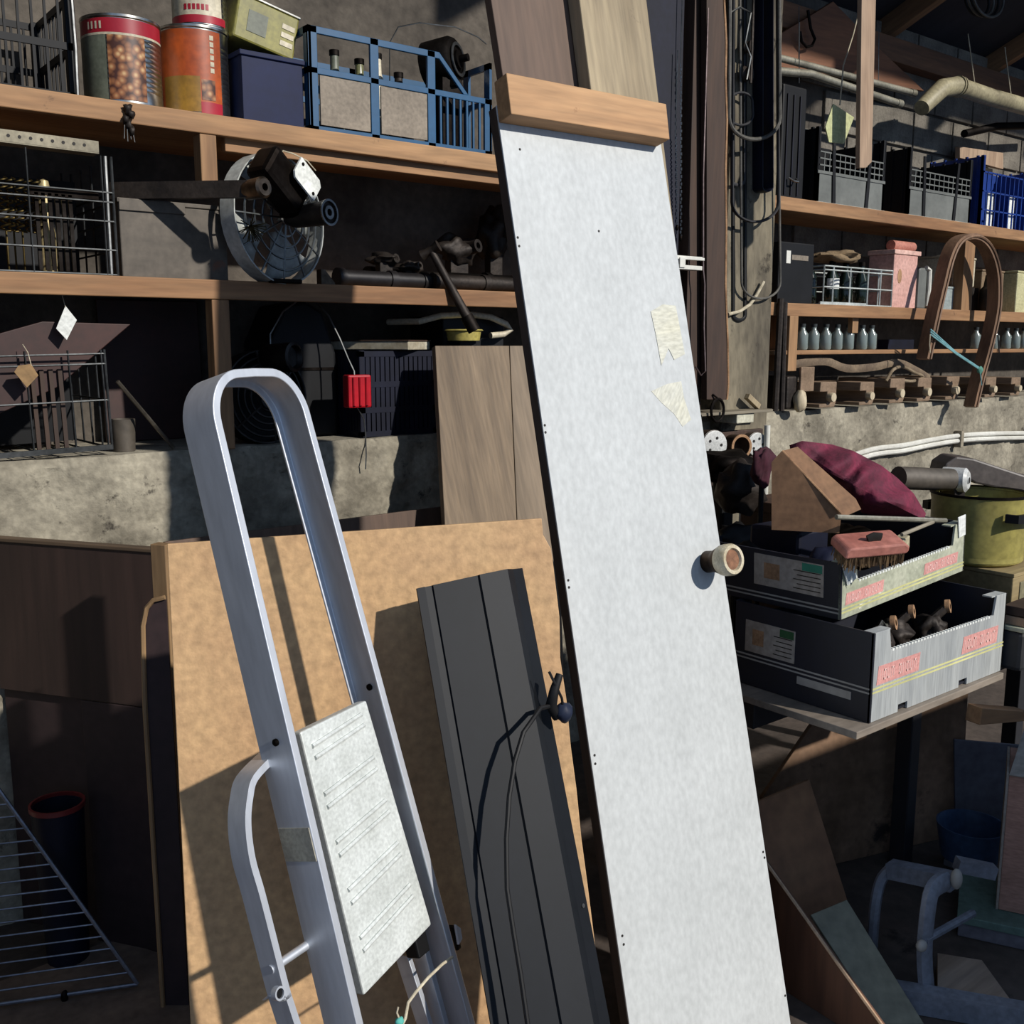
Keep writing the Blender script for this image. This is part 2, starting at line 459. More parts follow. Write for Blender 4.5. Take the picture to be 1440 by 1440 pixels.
# ---- grey weathered planks leaning behind it
m_gplank = wood('grey_weathered_plank', '82705a', '5a4b3a', 'z', 4, bump=.35, spots='4a3d2d', spot_amt=.66)
m_gplank2 = wood('grey_plank_narrow', '837360', '5f5242', 'z', 2.6, bump=.35, spots='3d3226', spot_amt=.64)
gw, gu, gn = lean_axes(0, 18)
GA = P(610, 487, Y=2.76)
def lp(x, y): return PL(x, y, GA, gn)
c = [lp(612, 486), lp(716, 486)]
ro = slab('leaning_plank', [to_floor(c[0], lp(626, 740)), to_floor(c[1], lp(727, 740)), c[1], c[0]], .022, m_gplank, None, .002)
tag(ro, 'wide weathered grey-brown plank leaning below the lower left shelf', 'plank')
GA = GA + gn * .006
c = [lp(717, 486), lp(775, 486)]
ro = slab('leaning_plank', [to_floor(c[0], lp(728, 740)), to_floor(c[1], lp(785, 740)), c[1], c[0]], .02, m_gplank2, None, .002)
tag(ro, 'narrow grey plank with nail holes beside the wide weathered plank', 'plank')
# low board lying along the wall behind the sheet
pb = [V((P(215, 1000, Y=2.66).x, 2.60, 0)), V((P(660, 900, Y=2.66).x, 2.60, 0)), P(625, 712, Y=2.72), P(232, 762, Y=2.72)]
ro = slab('stored_board', pb, .018, m_bplank, None, .002)
tag(ro, 'dull brown board standing on edge between the concrete wall and the particle board', 'board')

# ---- black folded metal profile
m_bprof = mat('slate_coated_metal', '14171c', '101317', .55, .0, 5, fine=.04, spec=.2)
bw, bu, bn = lean_axes(-11.3, 23.8)
BA = P(695, 1440, F=1.53)
o0 = to_floor(PL(590, 825, BA, bn), BA); top = PL(590, 825, BA, bn); Ht = (top - o0).length
M = frame(o0, bw, bu)
def fold(prof, name, mt, parent):
    mb = MB(); n = len(prof); t = .004
    for z in (0, 1):
        for k in (0, t):
            for (x, y) in prof: mb.v.append(V((x, y + k, z * (Ht + x * .08))))
    N2 = 2 * n
    for i in range(n - 1):
        mb.f += [(i, i + 1, N2 + i + 1, N2 + i), (n + i + 1, n + i, N2 + n + i, N2 + n + i + 1)]
        mb.f += [(N2 + i, N2 + i + 1, N2 + n + i + 1, N2 + n + i), (i + 1, i, n + i, n + i + 1)]
    mb.f += [(0, N2, N2 + n, n), (n - 1, 2 * n - 1, N2 + 2 * n - 1, N2 + n - 1)]
    return mb.build(name, mt, M, parent, 0, False)
ro = thing('metal_profile', 'tall black folded metal profile leaning against the particle board', 'metal profile', M)
fold([(x * .85, y * .85) for x, y in ((0, .018), (.018, .016), (.020, .022), (.036, .022), (.038, .017), (.14, .006))], 'wide_face', m_bprof, ro)
fold([(x * .85, y * .85) for x, y in ((.14, .006), (.143, .0), (.212, .0))], 'slate_face', m_bprof, ro)
fold([(x * .85, y * .85) for x, y in ((.212, .0), (.236, .020), (.268, .036))], 'return_edge', m_bprof, ro)
for zz in (.35, .62):
    MB().lathe([(.004, 0), (.004, .003)], 8, zframe((.214, .024, zz), (.4, -.9, 0))).build('rivet', m_steel, M, ro)
# cable with its plug hanging over the profile
BA2 = BA - bn * .05
cab = [(772, 988), (752, 1000), (736, 1030), (724, 1070), (716, 1120), (712, 1180), (713, 1250), (722, 1310), (732, 1370), (742, 1440)]
pts = [PL(x, y, BA2, bn) for x, y in cab]
pts[0] = PL(777, 992, BA - bn * .015, bn); pts[1] = PL(760, 996, BA - bn * .03, bn)
pts.append(to_floor(pts[-2], pts[-1]) + V((0, 0, .004)))
cb = thing('power_cable', 'dark power cable with a black plug draped over the metal profile', 'cable', frame(pts[-1]))
MB().tube(pts, .0042, 8).build('cord', m_cord, None, cb)
c0 = PL(775, 992, BA - bn * .015, bn)
MB().tube([c0 + V((.02, 0, .055)), c0 + V((.004, -.004, .03)), c0, c0 + V((.012, 0, -.022)), c0 + V((.03, 0, -.016))], [.007, .009, .011, .010, .006], 10).build('plug', m_cord, None, cb)
c1 = PL(793, 1001, BA - bn * .01, bn)
m_tie = plastic('dark_blue_knot', '22293c')
MB().ball(c1, .017, .015, .02, 8, .3, 4).build('knot', m_tie, None, cb)
MB().tube([c1, c1 + V((-.01, -.005, .03)), c1 + V((-.022, 0, .058)), c1 + V((-.028, .01, .08))], .0025, 6).build('loose_end', m_cord, None, cb)

# ================================================================ aluminium step ladder
m_alu = mat('brushed_aluminium', 'dde0e4', 'c8ccd2', .46, .65, 6, (1, 1, .2), fine=.05)
m_step = mat('cast_step_plate', 'd2d6d2', 'bcc0bb', .5, .15, 14, fine=.1, spots='83867f', spot_amt=.68, spot_scale=40)
m_ladblack = plastic('black_ladder_clip', '121213')
lw, lu, ln = lean_axes(20, 15.5)
LA = P(504, 1430, F=1.45)
lad = None
# work in the ladder's own frame: x across, y back, z up the slope
O = LA + lw * .13; O = O + lu * (-O.z / lu.z)
LM = frame(O, lw, lu); LI = LM.inverted()
lad = thing('step_ladder', 'folded aluminium step ladder with hoop handrail leaning on the particle board', 'ladder', LM)
def lc(x, y, back=0):
    p = LI @ PL(x, y, LA + ln * back, ln); return p
pl0, pl1 = lc(332, 720), lc(499, 1430)
pr0, pr1 = lc(474, 720), lc(666, 1430)
zt = (lc(345, 519).z + lc(385, 517).z) / 2
xl = lambda z: pl0.x + (pl1.x - pl0.x) * (z - pl0.z) / (pl1.z - pl0.z)
xr = lambda z: pr0.x + (pr1.x - pr0.x) * (z - pr0.z) / (pr1.z - pr0.z)
zs = zt - .085
rail = []
for z in (0.012, .3, .6, .9, zs - .05, zs): rail.append(V((xl(z), 0, z)))
x0, x1 = xl(zs), xr(zs)
R_ = .072
for k in range(1, 14):
    a = math.pi / 2 * k / 14
    rail.append(V((x0 + R_ * (1 - math.cos(a)), 0, zs + .085 * math.sin(a))))
rail.append(V((x0 + R_, 0, zt))); rail.append(V(((x0 + x1) / 2, 0, zt + .001))); rail.append(V((x1 - R_, 0, zt)))
for k in range(13, 0, -1):
    a = math.pi / 2 * k / 14
    rail.append(V((x1 - R_ * (1 - math.cos(a)), 0, zs + .085 * math.sin(a))))
for z in (zs, zs - .05, .9, .6, .3, .012): rail.append(V((xr(z), 0, z)))
def chan(pts, hw, th, y0, lip=.012):
    """bowed rail of channel section: web along the path, lips turned inward"""
    mb = MB(); m = len(pts); sec = None
    for i, p in enumerate(pts):
        d = (pts[min(i + 1, m - 1)] - pts[max(i - 1, 0)]).normalized()
        nrm = V((d.z, 0, -d.x))            # points to the inside of the hoop (right of the way up)
        s = [(0, y0), (lip, y0), (lip, y0 + .004), (.003, y0 + .005), (.003, y0 + hw - .005), (lip, y0 + hw - .004), (lip, y0 + hw), (0, y0 + hw)]
        for a, b in s: mb.v.append(p + nrm * a + V((0, b, 0)))
    k = 8
    for i in range(m - 1):
        for j in range(k):
            mb.f.append((i * k + j, (i + 1) * k + j, (i + 1) * k + (j + 1) % k, i * k + (j + 1) % k))
    mb.f.append(tuple(range(k))); mb.f.append(tuple((m - 1) * k + j for j in range(k))[::-1])
    mb.smooth = True
    return mb
chan(rail, .073, .003, 0, .0145).build('hoop_rail', m_alu, LM, lad, .0012)
# platform folded up between the rails
q = [lc(x, y, .018) for x, y in ((511, 1400), (606, 1300), (514, 985), (421, 1030))]
pts = [LM @ V((p.x, .016, p.z)) for p in q]
plat = slab('platform', pts, .022, m_step, lad, .003)
PMx = frame(pts[0], pts[1] - pts[0], pts[-1] - pts[0]); PI = PMx.inverted()
LL = [PI @ p for p in pts]
def bil(a, b):
    lo = LL[0].lerp(LL[1], a); hi = LL[3].lerp(LL[2], a); return lo.lerp(hi, b)
for i, b in enumerate((.155, .205, .34, .39, .525, .575, .71, .76, .90, .945)):
    pa, pb_ = bil(.10, b - .012), bil(.86, b + .012)
    MB().tube([V((pa.x, -.001, pa.z)), V((pb_.x, -.001, pb_.z))], .0042, 6).build('tread_rib', m_step, PMx, plat)
# rear frame folded behind, bowed out at its shoulder
ym = .066
rear_px = [(372, 1072), (352, 1090), (343, 1120), (340, 1160), (346, 1210), (360, 1260), (378, 1330), (396, 1400), (412, 1450)]
rp_ = [lc(x, y, ym) for x, y in rear_px]
path = [V((p.x, 0, p.z)) for p in rp_]
path[0] = V((xl(path[0].z) + .02, 0, path[0].z + .01))
d = (path[-1] - path[-2]); path.append(path[-1] + d * ((path[-1].z - .012) / -d.z))
rl = chan(smooth(path[::-1], 5), .04, .003, .058, .012).build('rear_leg', m_alu, LM, lad, .001)
chan([V((xr(z) - .038, 0, z)) for z in (.012, .3, .6, .8)], .032, .003, .036, .012).build('rear_leg', m_alu, LM, lad, .001)
# round end of the hinge tube on the rear leg
hp = lc(393, 1397, ym - .012)
hM = frame(V((hp.x, .066, hp.z)))
MB().lathe([(.0105, -.004), (.0105, .006), (.0075, .006), (.0075, -.003), (0, -.003)], 20, T(hp.x + .0, .058, hp.z) @ RX(90)).build('hinge_tube', m_alu, LM, lad)
MB().lathe([(0, .001), (.0074, .001)], 16, T(hp.x, .056, hp.z) @ RX(90), caps=False).build('hinge_hole', m_ladblack, LM, lad)  # dark disc painted as the shade inside the tube end
MB().cyl((hp.x + .01, .075, hp.z + .03), (xr(hp.z) - .03, .06, hp.z + .03), .007).build('hinge_rod', m_alu, LM, lad)
# bolts
for (x, y) in ((377, 1049), (509, 971)):
    b = lc(x, y, .03)
    sgn = -1 if x < 450 else 1
    xx = xl(b.z) - .0015 if x < 450 else xr(b.z) - .004
    MB().lathe([(.006, -.003), (.006, .002), (.004, .004), (0, .004)], 12, T(xx, .03, b.z) @ RY(-90)).build('bolt', m_blackmetal, LM, lad)
# tape band round the left rail
tz = lc(421, 1200, 0).z
m_tape = mat('grey_tape', 'a9a38f', '8e897b', .7, 0, 12)
MB().box(-.0015, .0005, .003, .070, tz - .027, tz + .027, T(xl(tz), 0, 0)).build('tape_band', m_tape, LM, lad)
# black clips and cut-outs on the right rail, below the platform
for (x, y, sx, sz) in ((590, 1325, .02, .02), (638, 1318, .008, .022)):
    b = lc(x, y, .03)
    MB().box(b.x - sx, b.x + sx * .6, .02, .05, b.z - sz, b.z + sz).build('plastic_clip', m_ladblack, LM, lad, .003)
b = lc(640, 1300, -.004); b2 = lc(632, 1340, -.004)
MB().poly([(b.x, b.z), (b.x + .01, b.z - .012), (b.x + .008, b.z - .03), (b.x - .004, b.z - .035)], -.006, -.001).build('hook_plate', m_alu, LM, lad)
# a lower step rail seen past the platform
q0, q1 = lc(573, 1345, .05), lc(605, 1445, .05)
chan([V((q1.x + (q1.x - q0.x) * 1.0, 0, .012)), V((q1.x, 0, q1.z)), V((q0.x, 0, q0.z))], .03, .003, .05, .01).build('step_stay', m_alu, LM, lad, .001)
# rubber feet
for x in (xl(0), xr(0)):
    MB().box(x - .012, x + .018, -.004, .077, -.0, .04).build('foot', m_ladblack, LM, lad, .004)
# white string tied to the rail
sp = [lc(x, y, -.012) for x, y in ((636, 1346), (622, 1356), (602, 1375), (585, 1395), (574, 1410), (570, 1432), (566, 1440))]
st = thing('tie_string', 'white string tied round the right ladder rail with a turquoise knot', 'string', frame(LM @ sp[-1]))
MB().tube([LM @ p for p in sp], .0026, 8).build('string', m_string, None, st)
m_turq = mat('turquoise_twine', '5fb7a9', '3f8f86', .8)
MB().ball(LM @ lc(562, 1436, -.014), .008, .006, .007, 8, .3).build('knot', m_turq, None, st)
MB().tube([LM @ lc(562, 1434, -.014), LM @ lc(558, 1424, -.016), LM @ lc(560, 1416, -.018)], .0016, 6).build('loose_end', m_string, None, st)

# ================================================================ bin on the left, oven rack, sheet on the floor
m_bin = wood('dark_hardboard', '3d2c26', '2a1d19', 'z', 1.6)
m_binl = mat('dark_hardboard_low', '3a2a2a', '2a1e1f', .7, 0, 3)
m_bint = wood('bin_rail', '6a5844', '4a3b2d', 'x', 3)
f0, f1 = P(265, 1350, Z=0), P(165, 1320, Z=0)
bd = V((-.55, .835, 0)).normalized()                                    # runs away to the left
binn = V((-bd.y, bd.x, 0))
if binn.dot(HEAD) < 0: binn = -binn
def bp(x, y, back=0): return PL(x, y, f0 + binn * back, binn)
cab = thing('storage_bin', 'dark brown hardboard bin standing against the concrete wall', 'bin', frame(f0, -bd, UP))
e_bl = bp(0, 1270) + bd * .0
R1 = f0 - bd * 0; Lx = f0 + bd * 1.05
def at(p, z): return V((p.x, p.y, z))
zt_ = bp(212, 776).z
zm = bp(180, 992).z
Mx = f0 + bd * ((bp(137, 1312) - f0).dot(bd))
Lq = f0 + bd * .535
slab('upper_panel', [at(Lq, zm), at(R1, zm), at(R1, zt_), at(Lq, zt_)], .012, m_bin, cab)
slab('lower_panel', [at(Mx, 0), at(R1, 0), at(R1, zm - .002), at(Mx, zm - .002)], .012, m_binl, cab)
slab('top_rail', [at(Lq, zt_ - .002) - binn * .004, at(R1, zt_ - .002) - binn * .004, at(R1, zt_ + .008) - binn * .004, at(Lq, zt_ + .008) - binn * .004], .03, m_bint, cab)
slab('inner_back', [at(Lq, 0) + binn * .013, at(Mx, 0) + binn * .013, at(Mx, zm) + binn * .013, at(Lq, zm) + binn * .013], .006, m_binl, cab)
bk = binn * .042
slab('side_stile', [at(Mx, 0) + bk, at(Mx, 0) + bk - bd * .02, at(Mx, zm) + bk - bd * .02, at(Mx, zm) + bk], .10, m_bin, cab)
# tan post and arched piece beside the bin
m_tan = wood('tan_offcut', '9a7c58', '6e573d', 'z', 3)
pa = P(226, 850, F=2.27)
ro = MB().box(-.02, .02, 0, .03, 0, P(226, 766, F=2.27).z).build('upright_batten', m_tan, frame((pa.x, pa.y, 0), -bd, UP), None, .002)
tag(ro, 'tan wooden batten standing between the dark bin and particle board', 'batten')
ah = [P(x, y, F=2.2) for x, y in ((204, 998), (202, 930), (201, 880), (206, 855), (216, 844), (232, 840))]
zb0 = ah[0].z
arch = thing('arched_panel', 'dark panel with rounded pale rim tucked beside the storage bin', 'panel', frame((ah[0].x, ah[0].y, 0)))
ap = [V((ah[0].x, ah[0].y, 0))] + ah
MB().tube(ap, .0055, 6).build('rim', m_tan, None, arch)
q = [V((ah[0].x, ah[0].y, 0)), V((ah[-1].x, ah[-1].y, 0)), ah[-1], ah[-2], ah[-3], ah[-4]]
slab('panel', [x + HEAD * .004 for x in q], .006, m_binl, arch, 0)

# oven rack
m_rack = metalm('chrome_wire', '9a9ea8', .5, '7c808a')
c0 = P(194, 1384, Z=.02); c1 = P(0, 1113, F=2.34); cbm = P(0, 1412, Z=.02)
e1 = c1 - c0; e2 = (cbm - c0)
e1 = e1 * 1.06; e2 = e2.normalized() * .46
rk = thing('oven_rack', 'wire oven rack leaning by the dark bin on the cardboard sheet', 'rack', frame(c0))
MB().tube([c0, c0 + e1], .0052, 8).build('side_bar', m_rack, None, rk)
MB().tube([c0 + e2, c0 + e2 + e1], .0052, 8).build('side_bar', m_rack, None, rk)
MB().tube([c0, c0 + e2], .0048, 8).build('front_bar', m_rack, None, rk)
MB().tube([c0 + e1, c0 + e1 + e2], .0048, 8).build('back_bar', m_rack, None, rk)
NW = 17
for i in range(1, NW):
    a = c0 + e1 * (i / NW); MB().tube([a, a + e2], .0024, 6).build('wire', m_rack, None, rk)
ck = c0 + e2 * .36
MB().ball(ck + V((0, 0, -.004)), .009, .009, .016, 6, .2).build('clamp', m_blackmetal, None, rk)
m_sheet = mat('grey_brown_cardboard', '7c6a5c', '5e4f45', .85, 0, 4, spots='372c25', spot_amt=.66)
q = [P(x, y, Z=.006) for x, y in ((-120, 1470), (290, 1470), (262, 1352), (160, 1320))]
L0 = q[0] + (q[3] - q[0]) * .9 + V((-.3, 0, 0))
mb = MB(); mb.v = [V((p.x, p.y, .001)) for p in q + [L0]] + [V((p.x, p.y, .006)) for p in q + [L0]]
mb.f = [(4, 3, 2, 1, 0), (5, 6, 7, 8, 9)] + [(i, (i + 1) % 5, 5 + (i + 1) % 5, 5 + i) for i in range(5)]
ro = mb.build('floor_cardboard', m_sheet); tag(ro, 'flattened grey-brown cardboard sheet on the floor under the oven rack', 'cardboard')
# dark bucket standing inside the bin opening
bc = P(84, 1180, F=2.40)
bk_ = thing('bucket', 'dark bucket with a dull red rim beside the bin behind the oven rack', 'bucket', T(bc.x, bc.y, 0))
zb = P(84, 1128, F=2.40).z
MB().lathe([(.05, 0), (.062, zb - .01), (.058, zb - .01), (.046, .01), (0, .01)], 20, T(bc.x, bc.y, 0), caps=False).build('body', m_navy, None, bk_)
m_redrim = plastic('dull_red_rim', '7a2a2a')
MB().lathe([(.062, zb - .012), (.066, zb - .012), (.066, zb), (.060, zb), (.062, zb - .012)], 20, T(bc.x, bc.y, 0), caps=False).build('rim', m_redrim, None, bk_)
# ================================================================ things on the left shelves
def xspan(a, b, py, Y): return P(a, py, Y=Y).x, P(b, py, Y=Y).x

def rodgrid(mb, x0, x1, z0, z1, y, vx, hz, r):
    """wire grid in the x,z plane"""
    for x in vx: mb.tube([(x, y, z0), (x, y, z1)], r, 5)
    for z in hz: mb.tube([(x0, y, z), (x1, y, z)], r, 5)

def slat_crate(name, label, M, w_, d_, h_, mt, cat='crate', nslat=9, rails=(0, .42, 1), front_gap=None, group=None, bar=.006, post=.022, wall_t=.008):
    """open-topped plastic crate: corner posts, rails and upright slats on four sides, slatted floor"""
    c = thing(name, label, cat, M, group)
    def side(L, Mx, n):
        mb = MB()
        for r in rails:
            z = r * (h_ - .018); mb.box(0, L, 0, wall_t, z, z + .018)
        for i in range(n):
            x = post + (L - 2 * post) * (i + .5) / n
            mb.box(x - bar / 2, x + bar / 2, .001, wall_t - .001, 0, h_)
        return mb, Mx
    for nm, L, Mx, n in (('front_panel', w_, Matrix(), nslat), ('back_panel', w_, T(0, d_ - wall_t, 0), nslat),
                         ('side_panel', d_, T(wall_t, 0, 0) @ RZ(90), max(4, int(nslat * d_ / w_))), ('side_panel', d_, T(w_, 0, 0) @ RZ(90), max(4, int(nslat * d_ / w_)))):
        mb, _ = side(L, Mx, n); mb.build(nm, mt, M @ Mx, c)
    for x in (0, w_ - post):
        for y in (0, d_ - post):
            MB().box(x, x + post, y, y + post, 0, h_ + .002).build('corner_post', mt, M, c, .003)
    MB().box(.004, w_ - .004, .004, d_ - .004, .003, .010).build('floor_panel', mt, M, c)
    return c

# ---- black crate at the end of the top shelf
xA, xB = P(-70, 120, Y=2.86).x, P(112, 120, Y=2.86).x
slat_crate('plastic_crate', 'black slatted crate at the end of the top shelf beside the tins', T(xA, 2.87, S1), xB - xA, .34, .26, m_black, nslat=8, rails=(0, .5, 1))
p = P(106, 90, Y=2.85)
ro = MB().tube([(p.x, 2.85, S1 + .004), (p.x + .001, 2.845, S1 + .12), (p.x - .002, 2.845, S1 + .30)], .0055, 8).build('steel_rod', m_steel)
tag(ro, 'bright steel rod standing beside the black crate and striped tin', 'rod')

# ---- tins
def tin_body(mb, r, h, ribs=12, M=None, lip=.003):
    pr = [(r - .002, 0), (r + lip, .001), (r + lip, .006), (r, .009)]
    for i in range(ribs):
        z = h * .2 + h * .6 * i / max(1, ribs - 1); pr += [(r, z - .003), (r - .0016, z), (r, z + .003)]
    pr += [(r, h - .009), (r + lip, h - .006), (r + lip, h), (r - .002, h), (r - .004, h - .006), (0, h - .006)]
    mb.lathe(pr, 40, M, caps=False); return mb
m_tin = metalm('tinplate', 'cfcdc6', .28, 'a8a69e')
m_red = plastic('red_label', 'a01f2f', .4, '8a1826')
m_cream = mat('cream_label', 'cfc6ae', 'a89f88', .5, 0, 8)
m_sage = mat('grey_green_label', '6d7263', '565b4e', .5, 0, 8)
def voro(name, c1, c2, c3, scale):
    m = bpy.data.materials.new(name); m.use_nodes = True; N = m.node_tree.nodes; L = m.node_tree.links
    tc = N.new('ShaderNodeTexCoord'); v = N.new('ShaderNodeTexVoronoi'); v.inputs['Scale'].default_value = scale
    r = N.new('ShaderNodeValToRGB'); e = r.color_ramp.elements; e[0].color = lin(c1); e[1].color = lin(c3); e[1].position = .75
    q = r.color_ramp.elements.new(.4); q.color = lin(c2)
    L.new(tc.outputs['Object'], v.inputs['Vector']); L.new(v.outputs['Distance'], r.inputs['Fac'])
    b = N['Principled BSDF']; b.inputs['Roughness'].default_value = .4; L.new(r.outputs['Color'], b.inputs['Base Color'])
    return m
m_food = voro('printed_food_picture', 'c9a878', '8a5a38', '3d1f12', 55)
def sleeve(r, z0, z1, a0, a1, n=24): return MB().lathe([(r, z0), (r, z1)], n, None, math.radians(a0), math.radians(a1), False)
cen = P(172, 90, Y=2.965); r = rad(104, cen); h = P(172, 36, Y=2.965).z - S1
M = T(cen.x, 2.965, S1 + .001)
va = math.degrees(math.atan2(-2.965, -cen.x))           # angle that faces the camera
tn = thing('food_tin', 'large tin with red top band and printed food picture', 'tin', M)
tin_body(MB(), r, h).build('body', m_tin, M, tn)
sleeve(r + .0012, h * .80, h * .955, va - 115, va + 80).build('red_band', m_red, M, tn)
sleeve(r + .0016, h * .775, h * .80, va - 115, va + 80).build('white_stripe', m_cream, M, tn)
sleeve(r + .0012, h * .08, h * .775, va - 20, va + 35).build('picture_panel', m_food, M, tn)
sleeve(r + .0012, h * .08, h * .775, va - 115, va - 22).build('label_panel', m_sage, M, tn)
def letters(px_specs, r, mt, M, parent, nm='lettering'):
    for a, z0, z1, wdt in px_specs:
        sleeve(r, z0, z1, a - wdt, a + wdt, 3).build(nm, mt, M, parent)
letters([(va - 50 + k * 7, h * .84, h * .92, 1.6) for k in range(4)], r + .002, m_cream, M, tn)
cen = P(274, 100, Y=2.965); r = rad(92, cen); h = P(274, 48, Y=2.965).z - S1
M = T(cen.x, 2.965, S1 + .001); va = math.degrees(math.atan2(-2.965, -cen.x))
m_orange = mat('orange_label', 'b8551c', '8f3d12', .45, 0, 5)
m_ochre = mat('ochre_label', '9a7426', '7c5a1c', .45, 0, 6)
tn = thing('food_tin', 'orange labelled tin under the small cream tin', 'tin', M)
tin_body(MB(), r, h).build('body', m_tin, M, tn)
sleeve(r + .0012, h * .07, h * .95, va - 120, va + 48).build('orange_label', m_orange, M, tn)
sleeve(r + .0016, h * .07, h * .45, va - 60, va + 8).build('ochre_panel', m_ochre, M, tn)
sleeve(r + .0018, h * .05, h * .18, va + 8, va + 48).build('red_patch', m_red, M, tn)
sleeve(r + .0018, h * .20, h * .42, va + 10, va + 34).build('picture_patch', m_food, M, tn)
letters([(va + 30, h * (.5 + .07 * k), h * (.55 + .07 * k), 3.5) for k in range(6)], r + .002, m_cream, M, tn)
zt0 = S1 + .001 + h; tin_edge = cen.x + r + .003
cen = P(281, 20, Y=2.965); r2 = rad(74, cen)
M = T(cen.x, 2.965, zt0 + .001)
tn = thing('food_tin', 'small cream and red tin stacked on the orange tin', 'tin', M)
tin_body(MB(), r2, .115, 6).build('body', m_tin, M, tn)
sleeve(r2 + .001, .03, .10, va - 110, va + 50).build('cream_label', m_cream, M, tn)
sleeve(r2 + .0014, .012, .032, va - 110, va + 62).build('red_band', m_red, M, tn)
letters([(va - 30 + k * 9, .045, .06, 3) for k in range(6)], r2 + .0018, m_red, M, tn)

# ---- navy bin with olive tin tipped on top
m_bluebin = plastic('navy_blue_plastic', '131e44', .5, '0f1836')
x0, x1 = xspan(332, 427, 150, 2.88); oil_x = (x0 + x1) / 2 - .003; x0 = max(x0, tin_edge + .0065); hh = P(322, 66, Y=2.88).z - S1
bb = thing('plastic_bin', 'navy blue square plastic bin between tins and blue crate', 'bin', T(x0, 2.88, S1))
mb = MB(); w_ = x1 - x0; d_ = .22
mb.box(.004, w_ - .004, .004, d_ - .004, .001, .008)
for a in ((0, w_, 0, .004), (0, w_, d_ - .004, d_), (0, .004, 0, d_), (w_ - .004, w_, 0, d_)): mb.box(*a, .001, hh)
mb.build('body', m_bluebin, T(x0, 2.88, S1), bb, .002)
mb = MB()
for a in ((-.006, w_ + .006, -.006, .004), (-.006, w_ + .006, d_ - .004, d_ + .006), (-.006, .004, 0, d_), (w_ - .004, w_ + .006, 0, d_)): mb.box(*a, hh - .014, hh)
mb.build('rim', m_bluebin, T(x0, 2.88, S1), bb, .002)
m_olive = mat('olive_tin_label', '8a8440', '6e6a34', .4, 0, 8)
oM = T(oil_x, 2.93 + .07, S1 + hh + .002) @ RZ(0) @ RY(12) @ T(0, 0, .022)
ot = thing('oil_tin', 'olive green rectangular tin tipped on the navy bin', 'tin', oM)
MB().box(-.096, .096, -.085, .085, 0, .125).build('body', m_olive, oM, ot, .006)
MB().box(-.098, .098, -.088, .088, .122, .13).build('rim', m_tin, oM, ot, .002)
MB().box(-.06, .0, -.0865, -.085, .03, .09).build('label_patch', m_sage, oM, ot)
for k in range(3): MB().box(.045, .085, -.0868, -.085, .03 + k * .024, .044 + k * .024).build('lettering', m_cream, oM, ot)

# ---- blue bottle crate
m_bcrate = plastic('blue_crate_plastic', '1f5278', .4, '1a4667')
x0, x1 = xspan(437, 592, 190, 2.86); yb = 3.235
hh = P(600, 70, Y=2.86).z - S1; W_ = x1 - x0 + .0
# the long side faces the room, the short side shows to the right
CM = T(x0, 2.86, S1 + .001)
bc = thing('bottle_crate', 'blue plastic bottle crate with grey label panels on the top shelf', 'crate', CM)
X2 = P(692, 210, Y=2.86).x - x0
Wc = X2
mb = MB()
for a, b, e in ((0, .022, Wc), (hh * .56, hh * .62, Wc), (hh - .02, hh, Wc * .69)): mb.box(0, e, 0, .01, a, b)
for x, z in ((0, hh), (Wc * .31, hh), (Wc * .62, hh), (Wc - .03, hh * .62)):
    mb.box(x, x + .03, 0, .01, 0, z)
mb.poly([(Wc * .66, hh), (Wc * .69, hh), (Wc * .86, hh * .62), (Wc * .83, hh * .62)], .001, .009)
for k in range(7): 
    x = Wc * .69 + k * (Wc * .27) / 7; mb.box(x, x + .008, .001, .009, 0, hh * .58)
mb.build('front_panel', m_bcrate, CM, bc, .0015)
mb = MB()
for a, b in ((0, .022), (hh * .56, hh * .62), (hh - .02, hh)): mb.box(0, Wc, .35, .36, a, b)
for x in (0, Wc * .5, Wc - .03): mb.box(x, x + .03, .35, .36, 0, hh)
mb.build('back_panel', m_bcrate, CM, bc)
for xx in (0, Wc - .01):
    mb = MB()
    for a, b in ((0, .022), (hh * .56, hh * .62), (hh - .02, hh)): mb.box(xx, xx + .01, 0, .36, a, b)
    for y in (0, .12, .23, .33): mb.box(xx, xx + .01, y, y + .03, 0, hh)
    mb.build('side_panel', m_bcrate, CM, bc)
MB().box(.005, Wc - .005, .005, .355, .002, .01).build('floor_panel', m_bcrate, CM, bc)
m_greylab = mat('grey_label_panel', '8d8273', '756b5e', .7, 0, 8)
for a, b in ((.035, Wc * .31 - .005), (Wc * .31 + .035, Wc * .62 - .005)):
    MB().box(a, b, -.002, .004, .026, hh * .55).build('label_panel', m_greylab, CM, bc)
m_jar = mat('dusty_glass', '8a8a5c', '5d5d44', .25, 0, 10)
for i, (px_, py_) in enumerate(((505, 82), (530, 78), (470, 78), (560, 85))):
    c = P(px_, py_, Y=3.0)
    b = thing('glass_bottle', ('dusty brownish glass bottle', 'dusty olive glass bottle', 'dark green glass bottle', 'dark squat glass bottle')[i] + ' standing in the blue crate', 'bottle', T(c.x, 3.0, S1 + .0115))
    hgt = hh * (.86, .95, .9, .8)[i]
    mt = (m_jar, m_cream, m_sage, m_iron)[i]
    MB().lathe([(.03, 0), (.034, .01), (.034, hgt * .6), (.014, hgt * .8), (.013, hgt)], 16, T(c.x, 3.0, S1 + .0115)).build('body', mt, None, b)
    MB().lathe([(.016, hgt - .012), (.016, hgt + .004)], 14, T(c.x, 3.0, S1 + .0115)).build('cap', m_blackmetal, None, b)
